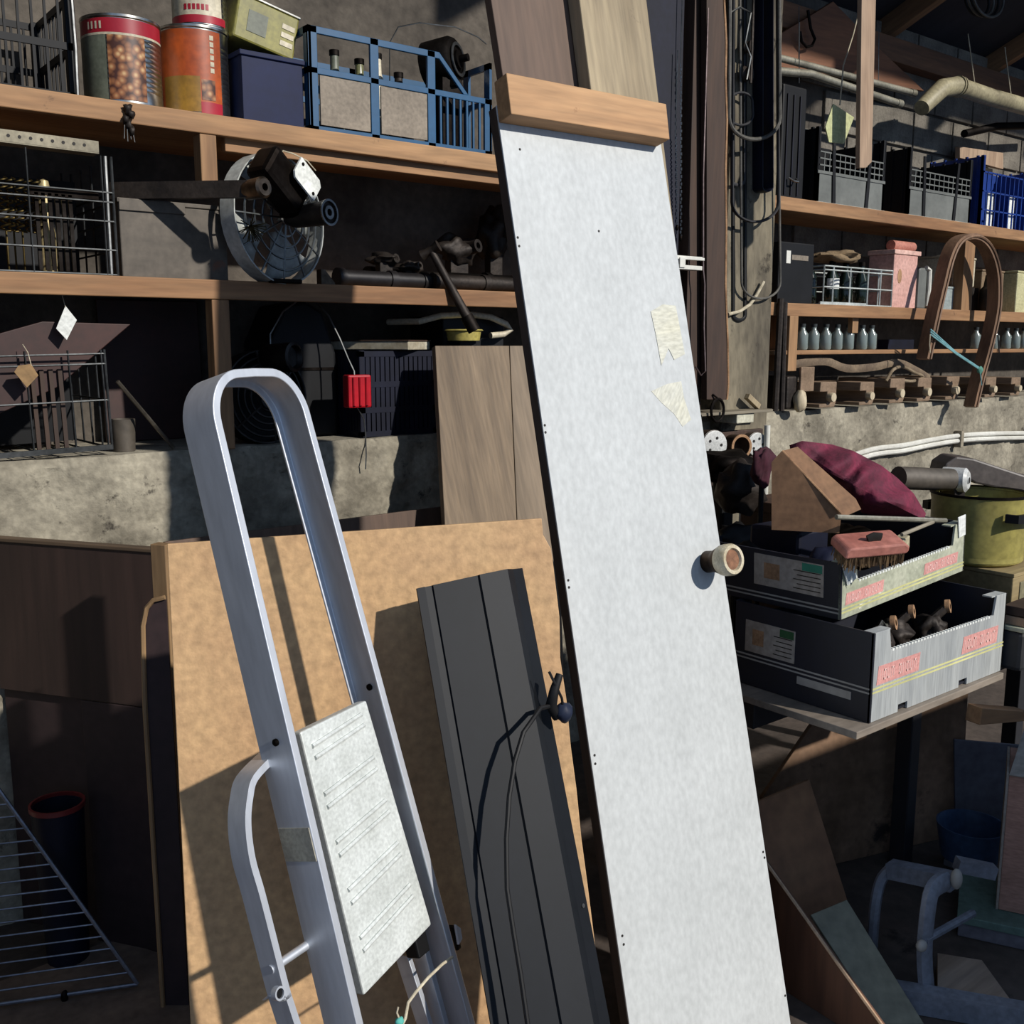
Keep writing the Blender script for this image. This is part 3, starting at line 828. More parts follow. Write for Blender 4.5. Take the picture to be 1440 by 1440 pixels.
# black electric motor lying in the crate end
c = P(662, 96, Y=2.97); c.x = min(c.x, x0 + X2 - .118)
mo = thing('electric_motor', 'black round electric motor lying in the end of the blue crate', 'motor', T(c.x, c.y, c.z))
ax = V((.5, -.85, .1)).normalized()
MB().lathe([(.05, -.07), (.075, -.06), (.078, .03), (.07, .045), (.03, .05), (.03, .06), (.012, .06), (.012, .09)], 24, zframe(c, ax)).build('housing', m_blackmetal, None, mo)
MB().lathe([(.045, .052), (.055, .052), (.055, .056), (.045, .056), (.045, .052)], 20, zframe(c, ax), caps=False).build('bearing_ring', m_steel, None, mo)
MB().box(-.03, .03, -.09, -.06, -.05, .05, zframe(c, ax)).build('terminal_box', m_blackmetal, None, mo)
z0 = S1 + .012
MB().box(c.x - .04, c.x + .04, c.y - .05, c.y + .05, z0, c.z - .06).build('foot', m_blackmetal, None, mo)
wp = [P(x, y, Y=3.05) for x, y in ((560, 38), (590, 32), (640, 38), (672, 52), (684, 62))]
wp = [V((P(545, 60, Y=3.05).x, 3.05, S1 + .012))] + [P(548, 60, Y=3.05)] + wp
ro = MB().tube(wp, .0022, 5).build('loose_wire', m_wire); tag(ro, 'pale bowed wire rising out of the blue crate', 'wire')

# ================================================================ middle shelf, left
def wire_crate(name, label, M, w_, d_, h_, vx, hz, mt, inner=None, r=.0028, lean=0):
    c = thing(name, label, 'crate', M)
    mb = MB(); rodgrid(mb, 0, w_, 0, h_, 0, vx, hz, r); mb.build('front_grid', mt, M, c)
    mb = MB(); rodgrid(mb, 0, w_, 0, h_, d_, vx, hz, r); mb.build('back_grid', mt, M, c)
    for x in (0, w_):
        mb = MB()
        for k in range(5): mb.tube([(x, d_ * k / 4, 0), (x, d_ * k / 4, h_)], r, 5)
        for z in hz: mb.tube([(x, 0, z), (x, d_, z)], r, 5)
        mb.build('side_grid', mt, M, c)
    mb = MB()
    for k in range(9): mb.tube([(w_ * k / 8, 0, .003), (w_ * k / 8, d_, .003)], r, 5)
    mb.build('base_grid', mt, M, c)
    return c
m_dwire = metalm('dull_grey_wire', '505253', .55, '343637')
x0, x1 = xspan(-90, 166, 380, 2.855); hh = P(150, 222, Y=2.855).z - S2
Wc = x1 - x0
def fx(px_): return P(px_, 300, Y=2.855).x - x0
wc = wire_crate('wire_crate', 'dark wire-fronted crate of springs at the end of the middle shelf', T(x0, 2.855, S2 + .004), Wc, .36, hh,
    [0, fx(42), fx(146), Wc - .002], [.004, hh * .22, hh * .46, hh * .62, hh * .70], m_dwire)
M = T(x0, 2.855, S2 + .004)
mb = MB()
for k in range(6): x = fx(52 + k * 9.5); mb.box(x, x + .009, .012, .02, .01, hh * .66)
mb.box(fx(44), fx(142), .012, .02, hh * .64, hh * .70)
mb.build('slat_insert', m_blackmetal, M, wc)
MB().box(.01, Wc - .01, .30, .31, .005, hh * .9).build('backing', m_black, M, wc)  # black sheet added to make the crate interior look shaded
MB().tube([(fx(152), .004, .0), (fx(153), .004, hh)], .006, 8).build('bright_post', m_steel, M, wc)
# perforated strip lying across
a, b = P(-60, 190, Y=2.85), P(141, 212, Y=2.85)
zst = S2 + hh + .012
mb = MB(); SM = frame((a.x, 2.86, zst), (1, 0, -.01), (0, 0, 1))
Ls = b.x - a.x
ps = thing('perforated_strip', 'pale perforated metal strip laid across the spring crate', 'strip', SM)
MB().box(0, Ls, 0, .05, 0, .003).box(0, Ls, 0, .003, .003, .032).build('angle', mat('dusty_zinc', '8f8874', '6d6758', .6, .3, 8), SM, ps, .0006)
for k in range(int(Ls / .026)):
    MB().lathe([(.0042, -.0006), (.0042, .001)], 8, T(.012 + k * .026, 0, .018) @ RX(90)).build('hole', m_hole, SM, ps)  # dark discs stand in for the shade inside the perforations
# brass coil springs standing in the crate
m_brass = metalm('tarnished_brass', '5f5232', .55, '3f3621')
proto = None
for i, px_ in enumerate((2, 13, 25, 37, 49)):
    c = P(px_, 240, Y=2.93); zb = S2 + .012
    pts = [(.011 * math.cos(a), .011 * math.sin(a), .10 + .003 * a) for a in [k * .6 for k in range(76)]]
    if i == 0:
        proto = MB().tube([(0, 0, 0), (0, 0, .1)] + pts, .0026, 5).build('coil_spring', m_brass, T(c.x, c.y, zb))
        tag(proto, 'tarnished brass coil spring standing in the dark wire crate', 'spring', 'springs in the wire crate'); o = proto
    else: o = copy_tree(proto, T(c.x, c.y, zb))
c = P(62, 250, Y=2.93)
ro = MB().lathe([(.020, 0), (.022, .1), (.015, .13), (.018, .2), (.012, .235), (0, .24)], 16, T(c.x, 2.94, S2 + .012)).build('brass_fitting', mat('cream_brass', 'cbb98a', '8f8058', .45, .4, 9))
tag(ro, 'cream coloured round fitting standing beside the brass springs', 'fitting')

# grey steel box with lid
m_gbox = mat('scuffed_grey_steel', '625a50', '4a443c', .6, .2, 4, bump=.05, spots='6e4a38', spot_amt=.63, spot_scale=6)
x0, x1 = xspan(172, 321, 380, 2.86); hh = P(250, 291, Y=2.86).z - S2
gb = thing('steel_box', 'scuffed grey steel box with loose lid beside the fan', 'box', T(x0, 2.86, S2))
MB().box(0, x1 - x0, 0, .135, .001, hh).build('body', m_gbox, T(x0, 2.86, S2), gb, .003)
MB().box(-.004, (x1 - x0) * 1.0, -.004, .137, hh, hh + .012).build('lid', m_gbox, T(x0, 2.86, S2), gb, .002)
MB().box(0, (x1 - x0) * .6, -.006, -.001, hh - .02, hh + .01).build('hasp_strip', m_gbox, T(x0, 2.86, S2), gb, .001)
# dark bar lying over the box, ending in a bush
hb = S2 + hh + .0345
bs, be = P(150, 268, Y=2.93), P(350, 282, Y=2.655)
br_ = thing('iron_bar', 'flat dark iron bar with round bush lying over the steel box', 'bar', frame((bs.x, bs.y, hb)))
MB().tube([V((bs.x, 2.93, hb)), V((be.x, 2.655, hb))], .01, 4, flat=(.022, .012)).build('bar', m_iron, None, br_)
MB().lathe([(.014, -.03), (.026, -.03), (.028, .03), (.022, .036), (.010, .036), (.010, -.03)], 20, zframe((be.x + .012, 2.635, hb), (.3, -1, .05))).build('bush', metalm('worn_bush', '8d8070', .4, '4a4038'), None, br_)

# ---- old fan: round guard seen face on, motor box with white plate, hub ring
FC = P(394, 308, Y=2.83); fn = V((.36, -.93, .05)).normalized()
FM = zframe(FC, fn, V((1, 0, 0)))
R0 = FC.z - S2 - .002
R0 = min(R0, .185)
m_guard = metalm('grey_fan_guard', '8d908f', .45, '5e6160')
m_fanw = mat('dusty_white_enamel', 'b8bbb6', '8b8e8a', .5, 0, 6)
fan = thing('electric_fan', 'old electric fan with round wire guard and white rating plate', 'fan', frame((FC.x, FC.y, S2)))
mb = MB()
for rr in (1.0, .8, .62, .45, .28): mb.tube([(R0 * rr * math.cos(a), R0 * rr * math.sin(a), .02 * (1 - rr)) for a in [k * math.pi / 18 for k in range(36)]], .0035, 6, True)
mb.build('guard_rings', m_guard, FM, fan)
for k in range(12):
    a = 2 * math.pi * k / 12
    MB().tube([(R0 * .1 * math.cos(a), R0 * .1 * math.sin(a), .02), (R0 * math.cos(a), R0 * math.sin(a), 0)], .003, 6).build('spoke', m_guard, FM, fan)
MB().lathe([(R0 * 1.0, -.05), (R0 * 1.02, -.05), (R0 * 1.02, .004), (R0, .004), (R0, -.05)], 40, FM, caps=False).build('shroud', m_fanw, None, fan)
for k in range(4):
    a = math.radians(20 + 90 * k)
    mb = MB(); vs = []
    for i in range(7):
        for j in range(5):
            rr = R0 * (.18 + .74 * i / 6); an = a + (j / 4 - .5) * (.5 + .6 * i / 6)
            vs.append((rr * math.cos(an), rr * math.sin(an), -.03 + .03 * (j / 4 - .5)))
    fs = [(i * 5 + j, (i + 1) * 5 + j, (i + 1) * 5 + j + 1, i * 5 + j + 1) for i in range(6) for j in range(4)]
    mb.add(vs, fs); mb.smooth = True
    o = mb.build('blade', m_fanw, FM, fan); sm = o.modifiers.new('thickness', 'SOLIDIFY'); sm.thickness = .002
mcen = P(396, 254, Y=2.73)
mM = zframe(mcen, fn, V((1, 0, 0))) @ RZ(-38)
MB().box(-.085, .085, -.05, .05, -.05, .03).build('motor_box', m_blackmetal, mM, fan, .015)
pM = zframe(P(432, 252, Y=2.70), V((.35, -.93, .1)), V((1, 0, 0))) @ RZ(-38)
pl = MB().poly([(-.05, -.02), (-.038, -.034), (.05, -.034), (.05, .02), (.036, .034), (-.05, .034)], -.003, .003, RX(-90)).build('rating_plate', m_whitepaper, pM, fan)
for x, y in ((-.036, .02), (.036, -.02)):
    MB().lathe([(.005, .002), (.005, .005)], 10, T(x, y, 0)).build('screw', m_blackmetal, pM, pl)
hM = zframe(P(461, 299, Y=2.66), fn)
MB().lathe([(.02, -.15), (.03, -.12), (.034, -.01), (.037, 0), (.037, .006), (.031, .006), (.031, 0), (.02, 0), (.02, .004), (.012, .004), (.012, -.004), (0, -.004)], 24, hM, caps=False).build('hub', m_iron, None, fan)
MB().lathe([(.031, .004), (.037, .004), (.037, .008), (.031, .008), (.031, .004)], 28, hM, caps=False).build('hub_ring', m_steel, None, fan)
MB().lathe([(.010, .003), (.019, .003), (.019, .007), (.010, .007), (.010, .003)], 20, hM, caps=False).build('inner_ring', m_steel, None, fan)
q0 = P(396, 300, Y=2.78)
MB().tube([q0, P(440, 300, Y=2.70)], .014, 8).build('shaft', m_blackmetal, None, fan)
wpts = [P(x, y, Y=2.74) for x, y in ((388, 238), (392, 222), (398, 212), (412, 216), (432, 226), (444, 240))]
MB().tube(wpts, .002, 5).build('lead_wire', m_string, None, fan)
br0 = P(352, 318, Y=2.74)
mb = MB()
for k in range(28):
    a = k * .8; d = V((.5 * math.cos(a), -.3 + .2 * math.sin(a * 1.3), .6 * math.sin(a) - .5)).normalized()
    mb.tube([br0, br0 + d * .045], .0016, 4)
MB.build(mb, 'wire_tuft', m_brass, None, fan)
MB().box(FC.x - .05, FC.x + .05, FC.y - .03, FC.y + .06, S2 + .001, S2 + .014).build('foot', m_blackmetal, None, fan, .003)

# ---- dark tools and pipes on the middle shelf
def lay_pipe(name, label, p0, p1, r, mt, ring=None):
    t_ = thing(name, label, 'pipe', frame(p0))
    MB().tube([p0, p1], r, 14).build('barrel', mt, None, t_)
    d = (p1 - p0).normalized()
    for f_ in (.0, .55, .92):
        q = p0.lerp(p1, f_); MB().tube([q - d * .012, q + d * .012], r * 1.18, 14).build('collar', mt, None, t_)
    return t_
def on(px_, py_, Y, z): 
    q = P(px_, py_, Y=Y); return V((q.x, Y, z))
m_dpipe = mat('dark_painted_pipe', '2c2a2b', '1b191a', .45, .4, 8)
lay_pipe('exhaust_pipe', 'dark pipe with collars lying along the middle shelf front', on(478, 395, 2.89, S2 + .03), on(606, 395, 2.90, S2 + .03), .026, m_dpipe)
lay_pipe('exhaust_pipe', 'longer dark pipe beside the leaning hammer on the middle shelf', on(612, 395, 2.88, S2 + .032), on(735, 398, 2.88, S2 + .032), .024, m_iron)
lay_pipe('exhaust_pipe', 'dark pipe lying behind the other pipes on the middle shelf', on(520, 370, 3.02, S2 + .04), on(800, 370, 3.02, S2 + .04), .035, m_blackmetal)
for i, (px_, py_, Y, sx, sy, sz, lab) in enumerate(((540, 365, 2.95, .05, .04, .02, 'lumpy dark casting lying on the dark pipes'), (575, 375, 2.96, .045, .04, .018, 'small brown casting lying near the hammer head'),
        (642, 350, 3.13, .08, .05, .055, 'dark gearbox casting at the back of the middle shelf'), (694, 330, 3.20, .06, .05, .09, 'tall dark casting at the back of the middle shelf'))):
    c = P(px_, py_, Y=Y)
    t_ = thing('iron_casting', lab, 'casting', T(c.x, Y, S2))
    top = c.z
    MB().ball((c.x, Y, top), sx, sy, sz, 14, .6, i + 2).build('lump', m_iron, None, t_)
    MB().lathe([(sx * .3, 0), (sx * .3, sz * .9), (sx * .15, sz * .9), (sx * .15, 0)], 14, zframe((c.x + sx * .4, Y - sy * .5, top), (.3, -1, .2)), caps=False).build('boss', m_iron, None, t_)
    MB().box(c.x - sx * .5, c.x + sx * .5, Y - sy * .4, Y + sy * .4, S2 + .001, top).build('foot', m_iron, None, t_, .004)
hp0 = on(452, 392, 2.86, S2 + .001)
ro = MB().poly([(0, 0), (.05, 0), (.045, .012), (.012, .05), (0, .05)], 0, .03, T(hp0.x, 2.86, S2 + .001)).build('metal_wedge', metalm('worn_wedge', '776a5c', .5, '40382f')); tag(ro, 'small worn metal wedge at the shelf edge beside the fan', 'wedge')
# hammer leaning over the shelf edge
h0, h1 = P(606, 352, Y=2.85), P(660, 452, Y=2.77)
hm = thing('hammer', 'dark hammer leaning over the edge of the middle shelf', 'hammer', frame(h1))
MB().tube([h0, h0.lerp(h1, .5), h1], [.012, .014, .017], 10).build('handle', m_iron, None, hm)
dh = (h1 - h0).normalized(); sx = V((.6, -.7, .2)); sx = (sx - dh * sx.dot(dh)).normalized()
MB().tube([h0 - sx * .035, h0 - sx * .012, h0 + sx * .012, h0 + sx * .03], [.018, .013, .014, .020], 10).build('head', m_iron, None, hm)
MB().tube([h1 - dh * .02, h1 + dh * .035], .021, 12).build('socket', m_blackmetal, None, hm)

# ================================================================ on the ledge, left
x0, x1 = xspan(-120, 164, 640, 2.84)
q = P(150, 500, Y=2.84); hh = q.z - LZ
M = T(x0, 2.87, LZ + .006) @ RY(-1.2)
Wc = x1 - x0; fx = lambda a: P(a, 580, Y=2.87).x - x0
wc = wire_crate('wire_crate', 'dull wire crate on the concrete ledge with a brown board tilted in it', M, Wc, .34, hh,
    [0, fx(44), fx(104), fx(150), Wc - .002], [.004, hh * .5, hh * .86, hh * .96], m_dwire)
mb = MB()
for k in range(4): mb.box(fx(52 + k * 13), fx(58 + k * 13), .02, .028, .01, hh * .82)
mb.build('slat_insert', m_darkwood, M, wc)
MB().box(.01, Wc - .01, .30, .31, .005, hh * .8).build('backing', m_black, M, wc)  # added black panel that imitates the shade inside this crate
MB().box(0, Wc, -.003, .003, .0, .014).build('bottom_rim', m_dwire, M, wc)
# tilted dark red board
m_rboard = mat('dark_red_board', '3a1d17', '28130f', .6, 0, 4)
zr = lambda x, y: P(x, y, Y=2.90)
ro = slab('tilted_board', [zr(-40, 600), zr(80, 545), zr(184, 456), zr(60, 452), zr(-40, 480)], .012, m_rboard)
tag(ro, 'dark red-brown board tilted inside the wire crate on the ledge', 'board')
def tagcard(name, label, px4, Y, mt, holepx=None):
    pts = [P(x, y, Y=Y) for x, y in px4]
    t_ = thing(name, label, 'tag', frame(pts[0]))
    slab('card', pts, .0012, mt, t_, 0)
    top = max(pts, key=lambda p: p.z)
    MB().tube([top + V((0, 0, -.004)), top + V((-.004, .01, .03)), top + V((-.01, .03, .05))], .0011, 5).build('string', m_string, None, t_)
    return t_
tagcard('paper_tag', 'white paper tag hanging over the ledge wire crate', ((79, 462), (94, 478), (108, 450), (92, 430)), 2.86, m_whitepaper)
tagcard('paper_tag', 'tan cardboard tag tied to the ledge wire crate', ((20, 523), (38, 545), (54, 528), (44, 512), (26, 514)), 2.84, mat('tan_card', '9a7b52', '7c6241', .8, 0, 6))
# stick leaning down beside the crate
ro = MB().tube([P(165, 536, Y=2.86), on(244, 628, 2.90, LZ + .006)], .0055, 6).build('thin_stick', metalm('pale_rod', 'a59c8c', .5, '6e675c'))
tag(ro, 'thin pale stick slanting from the wire crate to the ledge', 'stick')
c = P(174, 620, Y=2.95)
ro = MB().lathe([(.03, .0), (.034, .09), (.030, .09), (.027, .006), (0, .006)], 20, T(c.x, 2.95, LZ + .002), caps=False).build('tin_cup', m_gbox); tag(ro, 'dull grey cup on the ledge behind the slanting stick', 'cup')
# dark brown board standing behind, left bay of the ledge
x0, x1 = xspan(150, 292, 520, 3.2)
ro = slab('backing_board', [V((x0, 3.24, LZ + .001)), V((x1, 3.24, LZ + .001)), V((x1, 3.26, S2 - .04)), V((x0, 3.26, S2 - .04))], .012, m_rboard)
tag(ro, 'dark brown board standing at the back of the ledge by the shelf upright', 'board')

# dark fan grille with motor, behind the ladder handle
gc = P(374, 558, Y=2.92); gn_ = V((.1, -1, .05)).normalized(); GM = zframe(gc, gn_)
Rg = gc.z - LZ - .002
gf = thing('fan_grille', 'dark round fan grille standing on the ledge behind the ladder hoop', 'fan', frame((gc.x, gc.y, LZ)))
m_dgr = metalm('dark_grille', '4a4745', .5, '2b2928')
mb = MB()
for rr in (1, .86, .72, .58, .44, .3): mb.tube([(Rg * rr * math.cos(a), Rg * rr * math.sin(a), .03 * (1 - rr)) for a in [k * math.pi / 18 for k in range(36)]], .0042, 6, True)
mb.build('rings', m_dgr, GM, gf)
for k in range(6):
    a = math.radians(40 + 60 * k); MB().tube([(0, 0, .032), (Rg * math.cos(a), Rg * math.sin(a), 0)], .005, 6).build('spoke', m_dgr, GM, gf)
MB().lathe([(Rg, -.06), (Rg * 1.015, -.06), (Rg * 1.015, .003), (Rg, .003), (Rg, -.06)], 40, GM, caps=False).build('shroud', m_black, None, gf)
MB().lathe([(Rg * .28, .03), (Rg * .28, .036), (0, .038)], 20, GM, caps=False).build('hub', m_dgr, None, gf)
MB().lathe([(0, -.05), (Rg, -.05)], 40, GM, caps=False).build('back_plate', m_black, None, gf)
sc_ = P(414, 502, Y=2.84)
MB().lathe([(.026, -.12), (.042, -.10), (.045, 0), (.036, .004), (.030, -.012), (0, -.012)], 24, zframe(sc_, (.45, -.9, .05)), caps=False).build('spout', m_dgr, None, gf)
# black tool case
x0, x1 = xspan(384, 476, 610, 3.02)
tc_ = thing('tool_case', 'black domed case on the ledge between grille and navy crate', 'case', T(x0, 3.02, LZ))
ztop = P(425, 424, Y=3.02).z - LZ; w_ = x1 - x0
MB().poly([(0, 0), (w_, 0), (w_, ztop * .62), (w_ * .8, ztop * .93), (w_ * .55, ztop), (w_ * .25, ztop * .97), (.0, ztop * .7)], 0, .2).build('body', m_black, T(x0, 3.02, LZ + .001), tc_, .01)
MB().box(w_ * .05, w_ * .95, -.004, 0, ztop * .5, ztop * .52).build('seam', m_blackmetal, T(x0, 3.02, LZ), tc_)
# pale wire hoop with red connector
wr = [P(x, y, Y=Y_) for x, y, Y_ in ((380, 470, 2.997), (398, 438, 2.997), (420, 422, 2.997), (444, 424, 2.99), (462, 444, 2.96), (478, 476, 2.93), (490, 505, 2.90), (498, 522, 2.878), (499, 534, 2.872))]
rc = thing('trailing_connector', 'red electrical connector on a pale wire hanging over the ledge', 'connector', frame(wr[-1]))
MB().tube([V((wr[0].x, 2.997, LZ + .004))] + wr, .003, 6).build('wire', m_wire, None, rc)
m_redp = plastic('glossy_red_plastic', 'b01823', .3, '8f111b')
cc = P(500, 550, Y=2.88); cM = T(cc.x, 2.870, cc.z)
hw = rad(37, cc); hh2 = rad(46, cc)
MB().box(-hw, hw, -.02, .02, -hh2, hh2).build('body', m_redp, cM, rc, .006)
for k in range(3): MB().tube([(-hw * .55 + k * hw * .55, -.022, -hh2 * .85), (-hw * .55 + k * hw * .55, -.022, hh2 * .85)], .0055, 8).build('ridge', m_redp, cM, rc)
MB().tube([P(x, y, Y=2.88) for x, y in ((502, 572), (512, 590), (514, 610))] + [P(515, 640, Y=2.84), P(514, 660, Y=2.835)], .0022, 6).build('tail_wire', m_wire, None, rc)
# navy crate
x0, x1 = xspan(508, 616, 622, 2.90); hh = P(560, 494, Y=2.90).z - LZ
slat_crate('plastic_crate', 'navy black slatted crate on the ledge beside the red connector', T(x0, 2.90, LZ + .001), x1 - x0, .33, hh, m_navy, nslat=14, rails=(0, .3, .62, 1), bar=.014)
# white flat box lying on it
zt2 = LZ + hh + .004
m_bk = mat('worn_white_box', 'bdb9a8', '8c8068', .7, 0, 7, spots='4a3d30', spot_amt=.6)
p0 = on(548, 470, 2.88, zt2)
wb = thing('flat_box', 'flat worn white box lying on the navy crate', 'box', T(p0.x, p0.y, zt2))
bM = frame((P(578, 490, Y=2.86).x, 2.86, zt2), (1, .0, 0)) @ RZ(30)
MB().box(-.02, .14, 0, .30, .001, .028).build('body', m_bk, bM, wb, .002)
MB().box(-.022, .142, -.003, .303, .028, .033).build('lid', m_darkwood, bM, wb, .001)
# yellow cup and white hoop
zc_ = zt2 + .034
cpos = P(652, 474, Y=2.90)
yc = thing('yellow_dish', 'shallow yellow dish in front of the pale curved hoop', 'dish', T(cpos.x, 2.9, LZ))
m_yel2 = mat('dusty_yellow_enamel', 'b5a75a', '8f8446', .5, 0, 8)
zz = cpos.z - .012
MB().lathe([(.055, 0), (.06, .03), (.068, .034), (.064, .038), (.055, .03), (.05, .006), (0, .006)], 28, T(cpos.x, 2.9, zz), caps=False).build('bowl', m_yel2, None, yc)
MB().box(cpos.x - .03, cpos.x + .04, 2.88, 2.96, LZ + .001, zz + .001).build('stand', m_black, None, yc, .004)
hp = [P(x, y, Y=2.95) for x, y in ((590, 452), (620, 444), (660, 442), (690, 446), (712, 456), (718, 464), (708, 470), (690, 472))]
hp = [V((hp[0].x - .03, 3.1, hp[0].z))] + hp
ro = thing('curved_hoop', 'pale curved hoop lying behind the yellow dish on the ledge', 'hoop', frame(hp[0]))
MB().tube(hp, .011, 10).build('tube', m_cream, None, ro)
MB().box(hp[5].x - .25, hp[5].x + .02, 2.99, 3.2, LZ + .001, hp[3].z - .006).build('block', m_black, None, ro, .004)

# clump of old cobweb and dirt stuck to the top shelf edge
c = P(180, 165, Y=YF - .02)
ro = thing('dirt_clump', 'dark clump of cobweb and dirt stuck to the top shelf edge', 'dirt', frame(c))
for k in range(5):
    MB().ball(c + V((.008 * math.sin(k * 2.1), -.002, .022 - k * .014)), .012 - .001 * k, .009, .012, 6, .6, k + 50).build('lump', m_iron, None, ro)
for k in range(4):
    MB().tube([c + V((.006 * k - .01, 0, -.02)), c + V((.009 * k - .014, -.003, -.055 - .006 * (k % 2)))], .0012, 4).build('strand', m_dwire, None, ro)
# ================================================================ between the panel and the pier
# dark hanging board with a pale torn edge, brown stud, blue-black sheet, chain
m_torn = mat('torn_pale_edge', 'b08a66', '7c5c40', .85, 0, 14)
Yh = 2.70
hb_ = thing('hanging_board', 'dark brown board with pale torn edge hanging in front of the pier', 'board', frame((P(1005, 555, Y=Yh).x, Yh, P(1005, 555, Y=Yh).z)))
ed = [(1018, 0), (1021, 60), (1020, 110), (1022, 170), (1020, 240), (1021, 320), (1020, 400), (1023, 480), (1024, 540), (1022, 562)]
edp = [P(x, y, Y=Yh) for x, y in ed]
L0, L1 = P(994, 562, Y=Yh), P(988, 0, Y=Yh)
up_ = V((0, 0, .5))
pts = [L0] + [edp[-1]] + edp[:-1][::-1] + [edp[0] + up_, L1 + up_]
slab('board', pts, .03, m_darkwood, hb_, .002)
MB().tube([edp[0] + up_] + edp, .0055, 6).build('torn_edge', m_torn, None, hb_)
rg = P(1009, 577, Y=Yh - .01)
MB().tube([rg + V((.038 * math.cos(a), 0, .045 * math.sin(a))) for a in [2 * math.pi * k / 28 for k in range(28)]], .006, 8, True).build('iron_ring', m_blackmetal, None, hb_)
MB().tube([L0 + V((.03, -.004, .02)), rg + V((0, -.004, .045))], .004, 6).build('ring_staple', m_blackmetal, None, hb_)
a, b = P(964, 300, Y=2.76), P(988, 300, Y=2.76)
ro = MB().box(0, b.x - a.x, 0, .06, 0, 1.85).build('timber_stud', m_darkwood, T(a.x, 2.74, P(1030, 583, Y=2.705).z), None, .003)
tag(ro, 'dark brown upright timber stud beside the hanging board', 'timber')
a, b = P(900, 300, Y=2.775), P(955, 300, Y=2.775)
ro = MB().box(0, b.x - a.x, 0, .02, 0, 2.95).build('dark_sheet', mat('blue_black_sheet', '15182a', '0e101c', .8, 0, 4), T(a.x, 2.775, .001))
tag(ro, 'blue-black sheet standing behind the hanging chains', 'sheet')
def chain(px0, py0, px1, py1, label):
    A_, B_ = P(px0, py0, Y=2.755), P(px1, py1, Y=2.755); n = 46
    c = thing('hanging_chain', label, 'chain', frame(B_))
    mb = MB()
    for i in range(n):
        p = A_.lerp(B_, i / n); q = A_.lerp(B_, (i + .75) / n)
        mb.tube([p + V((.004 if i % 2 else 0, 0, 0)), q + V((.004 if i % 2 else 0, 0, 0))], .0034, 5)
    o = mb.build('links', m_steel, None, c); o['kind'] = 'stuff'
    MB().tube([A_ + V((0, 0, .3)), A_], .002, 5).build('hook_wire', m_wire, None, c)
    MB().ball(B_, .007, .007, .012, 6).build('end_link', m_blackmetal, None, c)
chain(957, 90, 957, 335, 'long steel chain hanging against the blue-black sheet')
chain(950, 190, 952, 320, 'short steel chain hanging beside the longer chain')
# white bracket and wire rod on the hanging board
a = P(950, 362, Y=2.66); b = P(991, 364, Y=2.66)
wb = thing('white_bracket', 'white slotted shelf bracket fixed to the brown stud', 'bracket', frame(a))
MB().box(a.x, b.x, 2.66, 2.675, a.z - .004, a.z + .006).build('flange', m_white, None, wb, .001)
c = P(950, 374, Y=2.66); d_ = P(988, 372, Y=2.66)
MB().box(a.x, d_.x, 2.66, 2.70, c.z - .010, c.z + .006).build('arm', m_white, None, wb, .002)
MB().box(a.x + .02, a.x + .05, 2.655, 2.745, c.z - .004, a.z + .002).build('web', m_white, None, wb, .001)
MB().box(a.x, b.x, 2.67, 2.742, a.z + .002, a.z + .010).build('plate', m_white, None, wb, .001)
wr = [P(x, y, Y=2.685) for x, y in ((989, 250), (989, 380), (991, 400), (990, 460), (992, 522), (986, 528), (978, 516))]
ro = MB().tube([wr[0] + V((0, 0, .6))] + wr, .0035, 6).build('bent_rod', metalm('dull_pink_rod', '8f7f7c', .5, '5d514f'))
tag(ro, 'thin bent metal rod hanging beside the dark board', 'rod')

# V-belts and hoses hung on the pier
def loop(cx, top, bot, hw, Y, r, mt, label, name='drive_belt', flat=None, skew=0):
    pts = []
    c0, c1 = P(cx - hw, top + hw, Y=Y), P(cx + hw, top + hw, Y=Y)
    n = 14
    for k in range(n + 1):
        a = math.pi - math.pi * k / n; pts.append(P(cx + hw * math.cos(a), top + hw * .8 - hw * .8 * math.sin(a), Y=Y))
    for k in range(n + 1):
        a = -math.pi * k / n; pts.append(P(cx + skew + hw * 1.05 * math.cos(a), bot - hw * .9 - hw * .9 * math.sin(a), Y=Y))
    o = MB().tube(pts, r, 8, True, flat=flat, flatdir=V((0, 1, 0)) if flat else None).build(name, mt)
    return tag(o, label, 'belt')
m_belt = mat('dusty_black_rubber', '26262a', '1a1a1d', .7, 0, 10)
m_hose = mat('grey_hose', '5f5c55', '3f3d38', .6, 0, 12)
loop(1061, -160, 196, 34, 2.72, .008, m_hose, 'grey hose loop hung on the pier above the belts', 'hose')
loop(1062, -150, 312, 31, 2.745, .006, m_belt, 'narrow black drive belt hung in a long loop on the pier', flat=(.008, .006))
loop(1073, -120, 270, 7, 2.763, .006, m_navy, 'wide navy black belt hanging in a tight loop', flat=(.028, .005))
loop(1066, -140, 420, 26, 2.772, .005, m_hose, 'thin grey cord loop hanging lowest on the pier', 'cord_loop', skew=4)
loop(1042, 130, 176, 16, 2.7595, .005, m_belt, 'small round black rubber ring hung among the belts', 'rubber_ring')
loop(1038, -100, 260, 9, 2.783, .006, m_belt, 'narrow toothed black belt against the pier', flat=(.0035, .007))
loop(1040, -60, 450, 8, 2.794, .007, m_cord, 'long black rubber strap hanging down the pier', 'rubber_strap', flat=(.0035, .008))
ro = MB().tube([P(x, y, Y=2.7325) for x, y in ((1024, 20), (1040, 10), (1056, 18), (1048, 60), (1056, 80), (1050, 112))], .004, 6).build('loose_wire', m_wire); tag(ro, 'short kinked grey wire hung among the drive belts', 'wire')
p0 = P(1051, 65, Y=2.758)
ro = thing('pulley_block', 'dark pulley block hanging among the drive belts', 'pulley', frame(p0))
